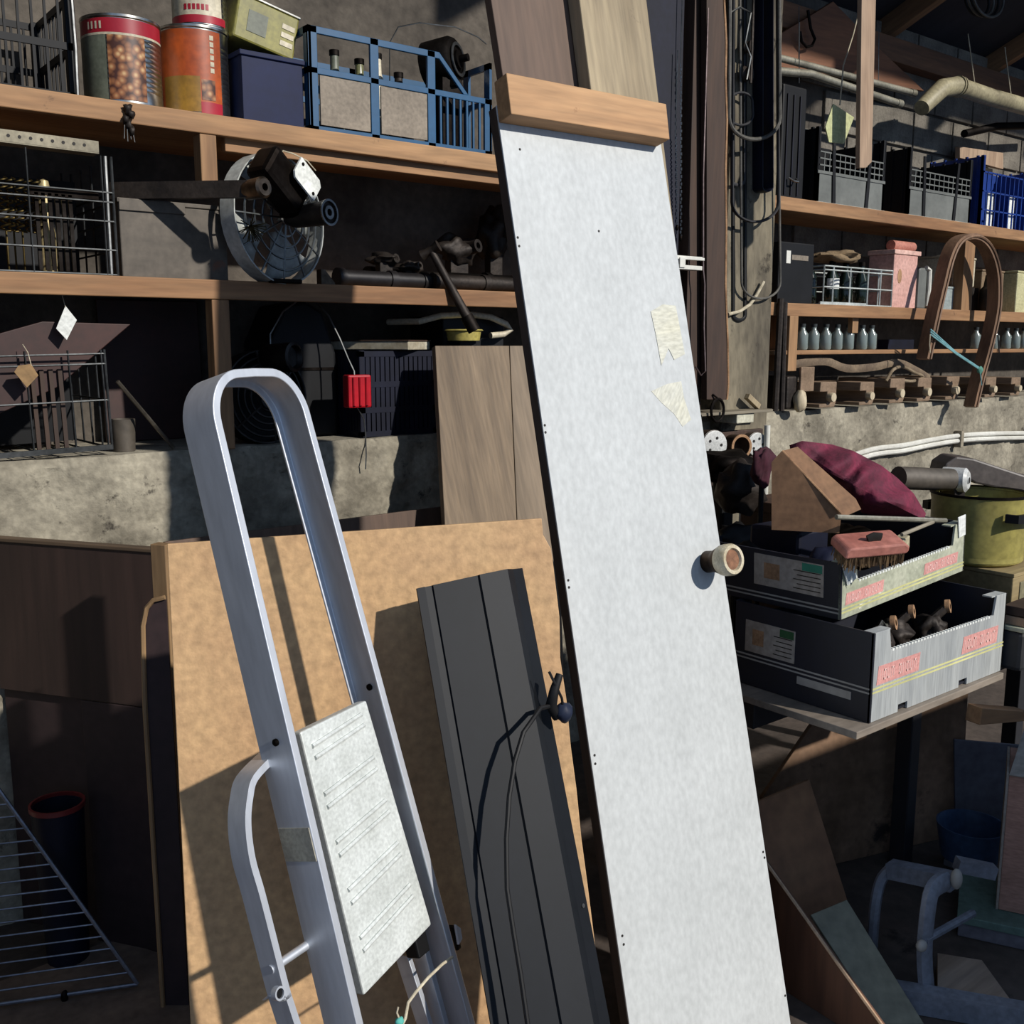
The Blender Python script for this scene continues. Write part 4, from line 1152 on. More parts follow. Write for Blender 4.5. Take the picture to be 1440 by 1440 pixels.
for zz, rr in ((0, .024), (-.1, .031)):
    MB().lathe([(rr, -.012), (rr * .8, 0), (rr, .012), (.006, .012), (.006, -.012)], 18, zframe(p0 + V((.01, 0, zz)), (.3, -1, 0)), caps=False).build('wheel', m_iron, None, ro)
MB().tube([p0 + V((.01, -.015, .25)), p0 + V((.01, -.015, -.14))], .006, 6).build('strap', m_iron, None, ro)
# cable bits at the foot of the straps
ro = MB().tube([P(x, y, Y=2.782) for x, y in ((1024, 442), (1040, 438), (1055, 428), (1064, 415), (1074, 396))], .007, 8).build('cable_end', m_string); tag(ro, 'pale cable end clipped across the foot of the belts', 'cable')

# little ledge with white block, pipe ends and fuse holders at the pier foot
a, b = P(962, 583, Y=2.705), P(1087, 583, Y=2.705)
m_greyw = wood('grey_shelf_wood', '8f8674', '6a6253', 'x', 3)
zl = a.z
ro = thing('pier_shelf', 'small grey shelf at the foot of the pier above the capped pipes', 'shelf', T(a.x, 2.705, zl))
MB().box(a.x, b.x, 2.705, 2.86, zl - .012, zl).build('board', m_greyw, None, ro, .002)
MB().box(a.x + .03, a.x + .06, 2.73, 2.86, zl - .06, zl - .012).build('bracket', m_greyw, None, ro, .002)
c = P(1048, 600, Y=2.715)
ro = MB().box(-.055, .055, 0, .12, -.04, .0).build('junction_box', mat('cream_box', 'c9c6b2', 'a5a28f', .5, 0, 8), T(c.x, 2.715, zl - .0121), None, .004); tag(ro, 'cream junction box fixed under the small pier shelf', 'box')
c = P(1058, 572, Y=2.76)
ro = MB().box(-.045, .045, -.012, .012, -.012, .012).build('wood_offcut', m_pale, T(c.x, 2.76, zl + .032) @ RY(32), None, .002); tag(ro, 'pale wooden offcut lying on the small pier shelf', 'offcut')
q0, q1 = P(1079, 598, Y=2.70), P(1079, 660, Y=2.70)
ro = MB().tube([q0 + V((0, 0, .0)), V((q1.x, q1.y, 0.002))], .013, 12).build('white_pipe', m_white); tag(ro, 'thin white pipe running down beside the small pier shelf', 'pipe')
m_tube = mat('brown_bakelite', '4d3c2e', '32261c', .45, 0, 8)
m_cap = mat('white_porcelain', 'c8c9c6', 'a4a5a2', .4, 0, 12)
bz = P(1030, 660, Y=2.6).z
rackb = thing('fuse_board', 'dark backing block carrying the capped pipes below the pier shelf', 'block', T(P(1030, 640, Y=2.78).x, 2.78, 0))
xa2, xb2 = P(985, 640, Y=2.78).x, P(1072, 640, Y=2.78).x
MB().box(xa2, xb2, 2.78, 2.85, P(1030, 680, Y=2.78).z, P(1030, 606, Y=2.78).z).build('block', m_darkwood, None, rackb, .004)
for i, (px_, py_, rr, cap, lab) in enumerate(((1004, 626, 21, 1, 'brown pipe end with white perforated cap nearer the white door'), (1042, 628, 17, 0, 'open brown pipe end between two white capped ones'), (1064, 625, 17, 1, 'brown pipe end with white perforated cap beside the white pipe'))):
    Yp = (2.62, 2.662, 2.725)[i]; ln_ = (-.165, -.062, -.05)[i]; c = P(px_, py_, Y=Yp); r_ = rad(rr * 2, c); ax = V((-.25, -1, .03)).normalized(); zM = zframe(c, ax)
    t_ = thing('capped_pipe', lab, 'pipe', frame(c))
    if cap:
        MB().lathe([(r_ * .95, ln_), (r_, -.02), (r_ * 1.02, 0), (r_ * .9, .002)], 24, zM).build('tube', m_tube, None, t_)
        MB().lathe([(r_ * .98, -.01), (r_ * .98, .006), (r_ * .85, .008), (0, .008)], 24, zM, caps=False).build('cap', m_cap, None, t_)
        for k in range(5):
            a = 2 * math.pi * k / 5; MB().lathe([(.006, .0075), (.006, .0095)], 8, zM @ T(r_ * .5 * math.cos(a), r_ * .5 * math.sin(a), 0)).build('hole', m_hole, None, t_)  # perforations painted as dark discs, shade put into the colour
    else:
        MB().lathe([(r_ * .95, ln_), (r_, 0), (r_ * .8, 0), (r_ * .75, -.06), (0, -.06)], 24, zM, caps=False).build('tube', m_tube, None, t_)
        MB().lathe([(r_ * .8, .0), (r_ * 1.02, .0), (r_ * 1.02, .006), (r_ * .8, .006), (r_ * .8, 0)], 24, zM, caps=False).build('rim', m_torn, None, t_)
ro = MB().tube([P(964, 596, Y=2.702)] + [P(x, y, Y=2.702) for x, y in ((974, 582), (986, 584), (988, 600))], .0028, 6).build('wire_hook', m_blackmetal); tag(ro, 'thin black wire hook hanging from the small pier shelf', 'hook')

# ================================================================ top right: roof clutter
m_brownboard = wood('warm_brown_board', '8d5c3c', '5f3b25', 'x', 2.5)
q = [P(x, y, Y=3.16) for x, y in ((1075, 90), (1300, 128), (1228, 60), (1172, 2), (1130, 28), (1085, 55))]
ro = slab('gusset_board', q, .02, m_brownboard); tag(ro, 'warm brown board fixed under the roof above the hung pipes', 'board')
hk = [P(x, y, Y=3.13) for x, y in ((1136, 14), (1140, 40), (1146, 55), (1142, 64), (1134, 66), (1127, 58), (1125, 44))]
ro = MB().tube(hk, .007, 8).build('iron_hook', m_blackmetal); tag(ro, 'black iron hook fixed to the warm brown roof board', 'hook')
m_zinc = mat('pale_zinc_pipe', 'a9a595', '7c786a', .45, .5, 8)
def pipe(name, label, pts, Y, r, mt, elbow=None):
    p = [P(x, y, Y=Y) for x, y in pts]
    t_ = thing(name, label, 'pipe', frame(p[0]))
    MB().tube(p, r, 14).build('barrel', mt, None, t_)
    d = (p[-1] - p[-2]).normalized()
    MB().tube([p[-1] - d * .03, p[-1] + d * .01], r * 1.15, 14).build('end_collar', mt, None, t_)
    for f_ in (.25, .75):
        k = p[0].lerp(p[-1], f_); MB().tube([k + V((0, 0, -r)), k + V((.01, .02, .25))], .002, 5).build('hanger_wire', m_wire, None, t_)
    return t_
pipe('hung_pipe', 'bright zinc pipe hung under the roof above the other pipes', ((1060, 72), (1285, 131)), 3.06, .016, m_zinc)
pipe('hung_pipe', 'duller zinc pipe hung below the bright one', ((1070, 98), (1140, 104), (1265, 146)), 3.02, .018, m_zinc)
m_cream2 = mat('dirty_cream_pipe', 'a59c7d', '7d755d', .5, 0, 6)
dp = [P(x, y, Y=2.98) for x, y in ((1296, 152), (1308, 140), (1325, 124), (1345, 121), (1390, 136), (1470, 158))]
dt = thing('drain_pipe', 'dirty cream drain pipe with elbow hung under the roof', 'pipe', frame(dp[0]))
MB().tube(dp[3:], .045, 18).build('barrel', m_cream2, None, dt)
MB().tube(dp[:4], [.04, .044, .047, .048], 18).build('elbow', m_cream2, None, dt)
for f_ in (.0, .07): k = dp[3].lerp(dp[4], f_); MB().tube([k, k + (dp[4] - dp[3]).normalized() * .012], .053, 18).build('collar', m_cream2, None, dt)
for f_ in (.2, .6): k = dp[3].lerp(dp[5], f_); MB().tube([k, k + V((-.03, .05, .3))], .003, 5).build('hanger_wire', m_string, None, dt)
ro = MB().tube([P(x, y, Y=3.1) for x, y in ((1356, 188), (1400, 178), (1480, 176))], .022, 10).build('dark_tube', m_blackmetal); tag(ro, 'dark metal tube under the cream drain pipe', 'tube')
# hanging lath
m_lath = wood('pale_lath', 'b39a80', '8a7059', 'z', 3)
Yl = 2.35
a, b, c, d_ = P(1212, 0, Y=Yl), P(1232, 0, Y=Yl), P(1226, 228, Y=Yl), P(1209, 236, Y=Yl)
q0, q1 = P(1218, 236, Y=Yl), None
ro = slab('hanging_lath', [d_, q0, c, b + (b - c) * .75, a + (a - d_) * .75], .02, m_lath); tag(ro, 'pale wooden lath hanging from the roof before the black crates', 'lath')
# pale tag on a cord
tp = [P(x, y, Y=2.45) for x, y in ((1212, 0), (1200, 48), (1186, 92), (1181, 148))]
tg = thing('cord_tag', 'pale yellow tag hanging on a cord beside the wooden lath', 'tag', frame(tp[-1]))
MB().tube([tp[0] + (tp[0] - tp[1]) * 2] + tp, .003, 6).build('cord', m_string, None, tg)
m_ytag = mat('pale_yellow_card', 'c4c795', 'a5a878', .7, 0, 8)
slab('card', [P(x, y, Y=2.45) for x, y in ((1166, 200), (1187, 202), (1201, 165), (1172, 146), (1161, 178))], .004, m_ytag, tg, 0)
# coil of wire at the roof
cc = P(1390, -6, Y=2.9)
co = thing('wire_coil', 'coil of dark cable hung from a rafter', 'coil', frame(cc))
for k in range(4):
    MB().tube([cc + V(((.16 - k * .012) * math.cos(a), .02 * k, (.10 - k * .008) * math.sin(a) - .002 * k)) for a in [2 * math.pi * j / 28 for j in range(28)]], .007, 6, True).build('turn', m_cord if k % 2 else m_hose, None, co)
MB().tube([cc + V((0, .03, .08)), cc + V((0, .03, .5))], .004, 6).build('hanger', m_wire, None, co)
# plank lying on the wall ledge behind the crates
a, b = P(1350, 228, Y=3.2), P(1411, 220, Y=3.2)
ro = slab('board_offcut', [P(1350, 222, Y=3.2), P(1411, 238, Y=3.2), P(1411, 215, Y=3.2), P(1350, 206, Y=3.2)], .03, m_lath); tag(ro, 'pale board end lying behind the black crates', 'offcut')
# support it on the shelf with a dark block
pz = P(1380, 230, Y=3.2)
ro2 = MB().box(pz.x - .12, pz.x + .12, 3.19, 3.27, S1 + .001, pz.z - .02).build('stored_block', m_iron); tag(ro2, 'dark block behind the crates carrying the pale board end', 'block')

# ================================================================ crates on the upper right shelf
m_grey = plastic('dusty_grey_plastic', '6d706c', .55, '555855')
def bread_crate(px_l, px_r, py_b, py_t, label, mt, Y=2.865, dpt=.31, lattice=False):
    x0, x1 = xspan(px_l, px_r, py_b, Y); h_ = P(px_l, py_t, Y=Y).z - S1
    M = T(x0, Y, S1 + .001); w_ = x1 - x0
    c = thing('stacking_crate', label, 'crate', M, 'stacking crates on the upper right shelf')
    mb = MB()
    if not lattice:
        mb.box(0, w_, 0, .006, 0, h_ * .42); mb.build('front_wall', m_grey, M, c)
        mb = MB(); zz = h_ * .42
        for r in range(4): mb.box(.01, w_ - .01, 0, .005, zz + r * h_ * .085, zz + r * h_ * .085 + .006)
        n = 13
        for k in range(n): mb.box(.01 + (w_ - .02) * k / n, .015 + (w_ - .02) * k / n, .001, .004, zz, zz + h_ * .27)
        mb.build('lattice_band', m_white if False else m_grey, M, c)
        MB().box(-.004, w_ + .004, -.008, .004, 0, .012).build('bottom_lip', m_white, M, c, .002)
        MB().box(0, w_, -.004, .006, h_ * .40, h_ * .44).build('mid_rail', m_grey, M, c, .001)
        for x in (w_ * .24, w_ * .72):
            s = 1 if x < w_ / 2 else -1
            MB().poly([(x - .012, 0), (x + .012, 0), (x - s * .02 + .010, h_ * .9), (x - s * .02 - .010, h_ * .9)], -.006, 0).build('rib', mt, M, c)
    else:
        for r in (0, .30, .62, .95): mb.box(0, w_, 0, .006, r * h_ * .8, r * h_ * .8 + .008)
        n = 15
        for k in range(n + 1): mb.box((w_ - .008) * k / n, (w_ - .008) * k / n + .006, 0, .005, 0, h_ * .78)
        mb.build('front_lattice', mt, M, c)
        for x in (w_ * .18, w_ * .5, w_ * .82): MB().box(x - .03, x + .03, .02, .026, .01, h_ * .5).build('white_packet', m_whitepaper, M, c)
    for x in (0, w_ - .02): MB().box(x, x + .02, 0, .02, 0, h_ * (1.0)).build('corner_post', mt, M, c, .003)
    for x in (0, w_ - .006):
        mb = MB(); mb.box(x, x + .006, 0, dpt, 0, h_ * .98)
        for k in range(5): mb.box(x - .003, x + .009, dpt * (k + .5) / 5, dpt * (k + .5) / 5 + .012, 0, h_)
        mb.build('side_wall', mt, M, c)
    MB().box(0, w_, dpt - .006, dpt, 0, h_).build('back_wall', mt, M, c)
    MB().box(.003, w_ - .003, .003, dpt - .003, .002, .008).build('floor_panel', mt, M, c)
    return c
bread_crate(1148, 1243, 275, 176, 'black crate with grey perforated front behind the hanging lath', m_black)
bread_crate(1276, 1364, 298, 205, 'black crate with grey perforated front next to the blue crate', m_black)
m_blue2 = plastic('royal_blue_plastic', '1e3f8c', .4, '182f6c')
bread_crate(1378, 1470, 312, 216, 'royal blue lattice crate holding white packets', m_blue2, lattice=True)
x0, x1 = xspan(1096, 1143, 270, 2.90)
ro = thing('equipment_case', 'tall black case at the pier end of the upper right shelf', 'case', T(x0, 2.9, S1))
hh = P(1110, 118, Y=2.90).z - S1
MB().box(0, x1 - x0 - .07, 0, .3, .001, hh).build('body', m_black, T(x0, 2.9, S1), ro, .01)
for k in range(3): MB().tube([(.03 + k * .045, -.004, .03), (.03 + k * .045, -.004, hh - .04)], .004, 6).build('rib', m_navy, T(x0, 2.9, S1), ro)
MB().tube([(.05, -.01, .10), (.06, -.03, .085), (.09, -.03, .085), (.10, -.01, .10)], .005, 6).build('latch', m_steel, T(x0, 2.9, S1), ro)

# ================================================================ lower right shelf
x0, x1 = xspan(1091, 1142, 428, 2.88); hh = P(1110, 340, Y=2.88).z - S2
ro = thing('car_radio', 'black equipment box with white mark at the pier end of the shelf', 'box', T(x0, 2.88, S2))
MB().box(.01, x1 - x0, 0, .3, .001, hh).build('body', m_black, T(x0, 2.88, S2), ro, .006)
MB().box(.06, .09, -.002, .001, hh * .66, hh * .86).build('mark', m_white, T(x0, 2.88, S2), ro)
MB().box(.10, .22, -.002, .001, hh * .72, hh * .80).build('slot', m_greylab, T(x0, 2.88, S2), ro)
ro.name = 'equipment_box'
x0, x1 = xspan(1157, 1253, 425, 2.85); hh = P(1160, 352, Y=2.85).z - S2; W_ = x1 - x0
m_wwire = mat('white_coated_wire', 'c9cfcb', 'a3a9a5', .4, .2, 8)
wc = wire_crate('wire_crate', 'white wire basket of bottles on the lower right shelf', T(x0, 2.85, S2 + .004), W_, .3, hh * .72,
    [0, W_ * .13, W_ * .37, W_ * .63, W_ * .82, W_], [.004, hh * .33, hh * .64, hh * .71], m_wwire, r=.004)
MB().box(-.03, W_ * .6, -.008, .0, .0, .014).build('base_rim', m_wwire, T(x0, 2.85, S2 + .004), wc)
m_dglass = mat('dark_green_glass', '1d2a22', '121a16', .12, 0, 5, spec=.6)
for i, (fr, lab) in enumerate(((.10, 'beside the black box'), (.42, 'with a white neck label'), (.62, 'in the middle of the basket'), (.86, 'next to the pink canister'))):
    M = T(x0 + W_ * fr, 2.97, S2 + .012)
    b = thing('dark_bottle', 'dark glass bottle in the white wire basket ' + lab, 'bottle', M)
    MB().lathe([(.03, 0), (.036, .008), (.036, hh * .5), (.014, hh * .68), (.013, hh * .82)], 18, M).build('body', m_dglass, None, b)
    MB().lathe([(.016, hh * .78), (.016, hh * .86)], 12, M).build('cap', m_blackmetal, None, b)
    if i == 1: MB().lathe([(.0365, hh * .3), (.0365, hh * .5)], 12, M, math.radians(180), math.radians(290), False).build('label', m_whitepaper, None, b)
# crumpled bag on the basket
bgc = P(1190, 352, Y=2.93)
ro = MB().ball((bgc.x, 2.97, S2 + hh * .86 + .027), .15, .08, .028, 12, .6, 5).build('cloth_bag', mat('tan_sacking', '8a7558', '63523b', .9, 0, 9, bump=.3)); tag(ro, 'crumpled tan sacking on top of the white wire basket', 'sacking')
# pink canister with pink roll
m_pink = mat('faded_pink_card', 'd2a69b', 'bd8f84', .6, 0, 6)
x0, x1 = xspan(1254, 1287, 428, 2.86); hh = P(1270, 358, Y=2.86).z - S2
pk = thing('pink_canister', 'faded pink square canister beside the white wire basket', 'canister', T(x0, 2.86, S2))
MB().box(0, x1 - x0, 0, .14, .001, hh).build('body', m_pink, T(x0, 2.86, S2), pk, .004)
MB().box(-.006, x1 - x0 + .02, -.006, .146, hh, hh + .022).build('lid', mat('pink_white_lid', 'dcb9ac', 'c8a093', .6, 0, 6), T(x0, 2.86, S2), pk, .003)
MB().poly([(.055 + .018 * math.cos(a), hh * .6 + .035 * math.sin(a)) for a in [2 * math.pi * k / 16 for k in range(16)]], -.0015, 0).build('emblem', m_torn, T(x0, 2.86, S2), pk)
zt_p = S2 + hh + .022
a = P(1258, 342, Y=2.90); b = P(1288, 344, Y=2.90)
ro = MB().tube([V((a.x, 2.92, zt_p + .026)), V((b.x, 2.92, zt_p + .026))], .026, 16).build('pink_roll', mat('salmon_roll', 'c98b7a', 'a86c5d', .7, 0, 8)); tag(ro, 'salmon pink roll lying on the pink canister lid', 'roll')
# white jug
x0, x1 = xspan(1290, 1302, 428, 2.88); hh = P(1296, 376, Y=2.88).z - S2
jg = thing('plastic_jug', 'grey and white plastic jug beside the pink canister', 'jug', T(x0, 2.88, S2))
w_ = x1 - x0 + .03
MB().box(0, w_ - .03, 0, .12, .001, hh).build('body', m_grey, T(x0, 2.88, S2), jg, .012)
MB().tube([(w_ - .02, 0, .02), (w_ - .012, 0, hh * .5), (w_ - .014, 0, hh * .95), (w_ - .05, 0, hh)], .012, 8).build('handle', m_white, T(x0, 2.88, S2), jg)
# grey boxes
for px0, px1, pb, pt, Y, mt, lab in ((1323, 1349, 435, 402, 2.87, mat('pale_blue_box', '9aa4a2', '7c8684', .6, 0, 8), 'pale blue-grey box under the white one inside the hoop'),
        (1322, 1368, 400, 358, 2.92, m_cream, 'pale cream box stacked behind the bent wooden hoop'),
        (1378, 1409, 432, 378, 2.92, mat('tan_box', '8a7357', '6a5740', .7, 0, 6), 'tan box to the side of the bent wooden hoop'),
        (1428, 1475, 434, 380, 2.87, mat('pale_yellow_tub', 'c9c49a', 'aaa67e', .5, 0, 8), 'pale yellow tub next to the tan box')):
    x0, x1 = xspan(px0, px1, 430, Y); z0 = S2 + .001 if pb > 401 else P(1340, 401, Y=2.88).z; zt_ = P(px0, pt, Y=Y).z
    t_ = thing('storage_box', lab, 'box', T(x0, Y, z0))
    MB().box(0, x1 - x0, 0, .16, 0, zt_ - z0 - .012).build('body', mt, T(x0, Y, z0), t_, .006)
    MB().box(-.003, x1 - x0 + .003, -.003, .163, zt_ - z0 - .012, zt_ - z0).build('lid', mt, T(x0, Y, z0), t_, .004)
c = on(1345, 400, 2.98, S2)
ro = MB().box(c.x - .1, c.x + .15, 2.93, 3.1, S2 + .001, P(1340, 401, Y=2.88).z - .001).build('stacked_block', m_iron); tag(ro, 'dark block carrying the pale cream box', 'block')
# dark motor parts beside the upright
c = on(1376, 400, 2.93, S2)
mp = thing('motor_part', 'dark motor part with loose wires beside the shelf upright', 'motor', T(c.x, 2.93, S2))
MB().lathe([(.036, 0), (.042, .02), (.042, .12), (.024, .14), (.016, .2)], 16, T(c.x, 2.875, S2 + .001)).build('housing', m_iron, None, mp)
for k in range(3):
    MB().tube([(c.x - .05 + .04 * k, 2.86, S2 + .18 - .03 * k), (c.x - .02 + .04 * k, 2.84, S2 + .08), (c.x + .03 * k, 2.845, S2 - .02), (c.x - .06 + .06 * k, 2.815, S2 - .12 - .05 * k)], .004, 6).build('lead_wire', m_string if k == 1 else m_cord, None, mp)

# bent wooden hoop (yoke) standing on the ledge, tied with blue string
m_yoke = wood('bent_ash', '80624a', '5c4431', 'z', 4)
m_yin = wood('bent_ash_pale', 'c0a284', '98795b', 'z', 4)
Yy = 2.72
yk_px = [(1298, 505), (1312, 440), (1322, 398), (1330, 366), (1340, 344), (1354, 334), (1370, 334), (1384, 346), (1394, 370), (1398, 400), (1396, 440), (1385, 490), (1374, 530), (1364, 572)]
yp = smooth([P(x, y, Y=Yy) for x, y in yk_px])
yk = thing('bent_hoop', 'bent wooden hoop tied with blue string standing against the shelves', 'hoop', frame(yp[-1]))
MB().tube(yp, .012, 4, flat=(.03, .014), flatdir=V((0, 1, 0))).build('bow', m_yoke, None, yk)
MB().tube([p + V((.012, -.033, 0)) for p in yp], .007, 6).build('edge_bead', m_yoke, None, yk)
m_bstr = mat('pale_blue_string', '7fb0b5', '5c8e95', .8, 0, 20)
s0, s1 = P(1308, 470, Y=Yy - .05), P(1378, 520, Y=Yy - .05)
for k in range(3):
    MB().tube([s0 + V((0, 0, .012 * k)), s0.lerp(s1, .5) + V((0, 0, .004 * k - .006)), s1 + V((0, 0, .004 * k))], .0035, 6).build('string', m_bstr, None, yk)
MB().ball(s1, .02, .012, .018, 7, .5).build('knot', mat('teal_string', '5f9c8c', '427568', .8), None, yk)
MB().tube([s1, s1 + V((.02, 0, -.05)), s1 + V((.03, 0, -.08))], .003, 5).build('loose_end', m_bstr, None, yk)
MB().tube([s0, s0 + V((.0, 0, -.05)), s0 + V((.012, 0, -.09))], .003, 5).build('loose_end', m_string, None, yk)

# row of clear bottles on the small rack
m_clear = bpy.data.materials.new('clear_glass'); m_clear.use_nodes = True
_b = m_clear.node_tree.nodes['Principled BSDF']; _b.inputs['Base Color'].default_value = (.35, .42, .40, 1); _b.inputs['Transmission Weight'].default_value = .55; _b.inputs['Roughness'].default_value = .12
m_bcap = plastic('bottle_stopper', '3a3f40')
hb2 = P(1150, 456, Y=2.87).z - z3
def small_bottle(px_, label, Y=2.875):
    c = P(px_, 480, Y=Y); M = T(c.x, Y, z3 + .001)
    b = thing('small_bottle', label, 'bottle', M, 'clear bottles on the small rack')
    MB().lathe([(.022, 0), (.026, .006), (.026, hb2 * .62), (.012, hb2 * .78), (.011, hb2 * .92)], 16, M).build('glass', m_clear, None, b)
    MB().lathe([(.013, hb2 * .88), (.014, hb2)], 12, M).build('stopper', m_bcap, None, b)
    return b
places = ['first clear bottle from the rack end near the pier', 'second clear bottle from the rack end near the pier', 'third clear bottle from the rack end near the pier', 'fourth clear bottle from the rack end near the pier',
          'clear bottle before the short wooden hanger on the rack', 'clear bottle just past the short wooden hanger on the rack', 'last clear bottle of the row past the wooden hanger']
b0 = None
for px_, lab in zip((1128, 1144, 1161, 1177, 1193, 1212, 1225), places):
    if b0 is None: b0 = small_bottle(px_, lab)
    else:
        c = P(px_, 480, Y=2.875); o = copy_tree(b0, T(c.x, 2.875, z3 + .001)); o['label'] = lab
for px_, lab in zip((1372, 1398, 1415, 1428, 1439), ('clear bottle on the rack just behind the hoop leg', 'first clear bottle beyond the bent wooden hoop', 'second clear bottle beyond the bent wooden hoop', 'third clear bottle beyond the bent wooden hoop', 'fourth clear bottle beyond the bent wooden hoop')):
    c = P(px_, 480, Y=2.875); o = copy_tree(b0, T(c.x, 2.875, z3 + .001)); o['label'] = lab
c = on(1265, 480, 2.93, z3)
ro = MB().box(c.x - .12, c.x + .12, 2.92, 2.98, z3 + .001, z3 + .05).build('dark_tray', m_navy); tag(ro, 'dark low tray on the rack after the clear bottles', 'tray')

# row of wooden plane-like clamps on the ledge
m_clampw = wood('dusty_beech', '8d7660', '66533f', 'y', 4, bump=.2)
m_peg = wood('pale_peg', 'c2b59a', '9c8e73', 'z', 4)
def clamp(px_, pyb, pyt, label, s=1, Y=2.80):
    c = P(px_, pyb, Y=Y); h_ = P(px_, pyt, Y=Y).z - LZ - .004; h_ = max(.09, h_)
    w_ = h_ * 1.0; M = T(c.x, Y, LZ + .012)
    t_ = thing('wooden_clamp', label, 'clamp', M, 'wooden clamps lined up on the ledge')
    MB().poly([(0, 0), (w_, 0), (w_ * 1.1, h_ * .2), (w_ * 1.1, h_), (w_ * .05, h_), (0, h_ * .62), (w_ * .5, h_ * .62), (w_ * .5, h_ * .16), (0, h_ * .14)], 0, .30).build('body', m_clampw, M, t_, .004)
    MB().lathe([(h_ * .17, 0), (h_ * .19, .02), (h_ * .17, .03)], 14, T(w_ * .62, .004, h_ * .40) @ RX(90)).build('peg', m_peg, M, t_)
    return t_
cl_ = [(1152, 576, 540, 'wooden clamp beside the metal latch plate on the ledge'), (1208, 574, 540, 'greyish wooden clamp in the middle of the ledge row'), (1250, 573, 535, 'wooden clamp just under the dusty bent strap'), (1289, 571, 534, 'wooden clamp past the dusty bent strap'),
       (1329, 569, 532, 'wooden clamp between the feet of the bent hoop'), (1384, 567, 533, 'wooden clamp right beside the standing hoop foot'), (1420, 565, 533, 'wooden clamp beyond the standing hoop foot'), (1436, 564, 533, 'wooden clamp last in the ledge row')]
for px_, pb, pt, lab in cl_[:-1]: clamp(px_, pb, pt, lab)
# latch plate, dark lumps, strap
c = P(1138, 545, Y=2.79)
lp_ = thing('latch_plate', 'grey hinged latch plate at the pier end of the ledge', 'latch', T(c.x, 2.79, LZ))
MB().box(-.05, .05, 0, .012, .09, .2).build('plate', m_clampw, T(c.x, 2.80, LZ), lp_, .003)
MB().ball((c.x - .05, 2.80, LZ + .05), .035, .03, .05, 8, .2, 3).build('knuckle', m_peg, None, lp_)
MB().box(-.12, -.04, .0, .2, .012, .16).build('dark_body', m_iron, T(c.x, 2.82, LZ), lp_, .01)
st_ = smooth([P(x, y, Y=2.86) for x, y in ((1118, 512), (1160, 508), (1190, 518), (1230, 516), (1262, 510), (1290, 522), (1306, 532))])
ro = MB().tube(st_, .012, 8, flat=(.02, .008)).build('leather_strap', mat('dusty_leather', '7b6a55', '58493a', .85, 0, 9)); tag(ro, 'dusty bent strap lying over the wooden clamps', 'strap')
st_ = smooth([P(x, y, Y=2.82) for x, y in ((1246, 536), (1256, 520), (1270, 516), (1286, 524), (1298, 530), (1284, 536), (1262, 534))])
ro = MB().tube(st_, .008, 8).build('strap_loop', mat('dusty_leather2', '8d7d66', '63543f', .85, 0, 9)); tag(ro, 'small looped strap lying on a wooden clamp', 'strap')
# dark upright pieces at the pier end
for (xa_, ya_, xb_, yb_, rr, lab) in ((1090, 580, 1098, 420, .014, 'dark iron bar leaning at the pier end of the ledge'), (1100, 560, 1104, 425, .012, 'second dark bar leaning beside the pier')):
    q = P(xb_, yb_, Y=2.80)
    ro = MB().tube([on(xa_, ya_, 2.78, LZ + .012), q], rr, 8).build('iron_bar', m_iron); tag(ro, lab, 'bar')

# white twin cable on the wall
cp = smooth([P(x, y, Y=2.825) for x, y in ((1170, 655), (1225, 636), (1270, 630), (1310, 622), (1350, 616), (1400, 613), (1470, 612))])
wcab = thing('wall_cable', 'white twin cable clipped along the rough concrete wall', 'cable', frame(cp[0]))
for dz in (-.014, .014): MB().tube([p + V((0, 0, dz)) for p in cp], .013, 8).build('cable', m_white, None, wcab)
k = P(1349, 616, Y=2.825)
MB().box(k.x - .015, k.x + .015, 2.805, 2.85, k.z - .05, k.z + .04).build('clip', m_greyw, None, wcab, .004)
# ================================================================ bench with the two fruit trays
BZ = .690
bc0 = P(1205, 1030, Z=BZ)
m_ply = mat('grey_ply', '8a7f72', '655c52', .75, 0, 5, (.3, 1, 1))
m_dpost = mat('dark_painted_post', '1d1e24', '131318', .6, 0, 5)
BX0, BY0 = bc0.x, bc0.y
bench = thing('work_bench', 'low bench with a grey board top under the fruit trays', 'bench', T(BX0, BY0, 0))
MB().box(BX0, BX0 + .68, BY0, BY0 + .9, BZ - .018, BZ).build('top_board', m_ply, None, bench, .002)
MB().box(BX0 + .685, BX0 + 1.6, BY0 + .05, BY0 + .9, BZ - .025, BZ - .005).build('side_board', m_darkwood, None, bench, .002)
for x, y in ((P(1270, 1222, Z=0).x, P(1270, 1222, Z=0).y), (BX0 + .02, BY0 + .80), (BX0 + 1.45, BY0 + .30), (BX0 + 1.45, BY0 + .8)):
    MB().box(x, x + .05, y, y + .05, 0.001, BZ - .018).build('leg', m_dpost, None, bench, .003)
MB().box(BX0 + .02, BX0 + 1.5, BY0 + .30, BY0 + .34, BZ - .09, BZ - .02).build('rail', m_dpost, None, bench, .003)
MB().box(BX0 + .02, BX0 + 1.5, BY0 + .80, BY0 + .84, BZ - .09, BZ - .02).build('rail', m_dpost, None, bench, .003)

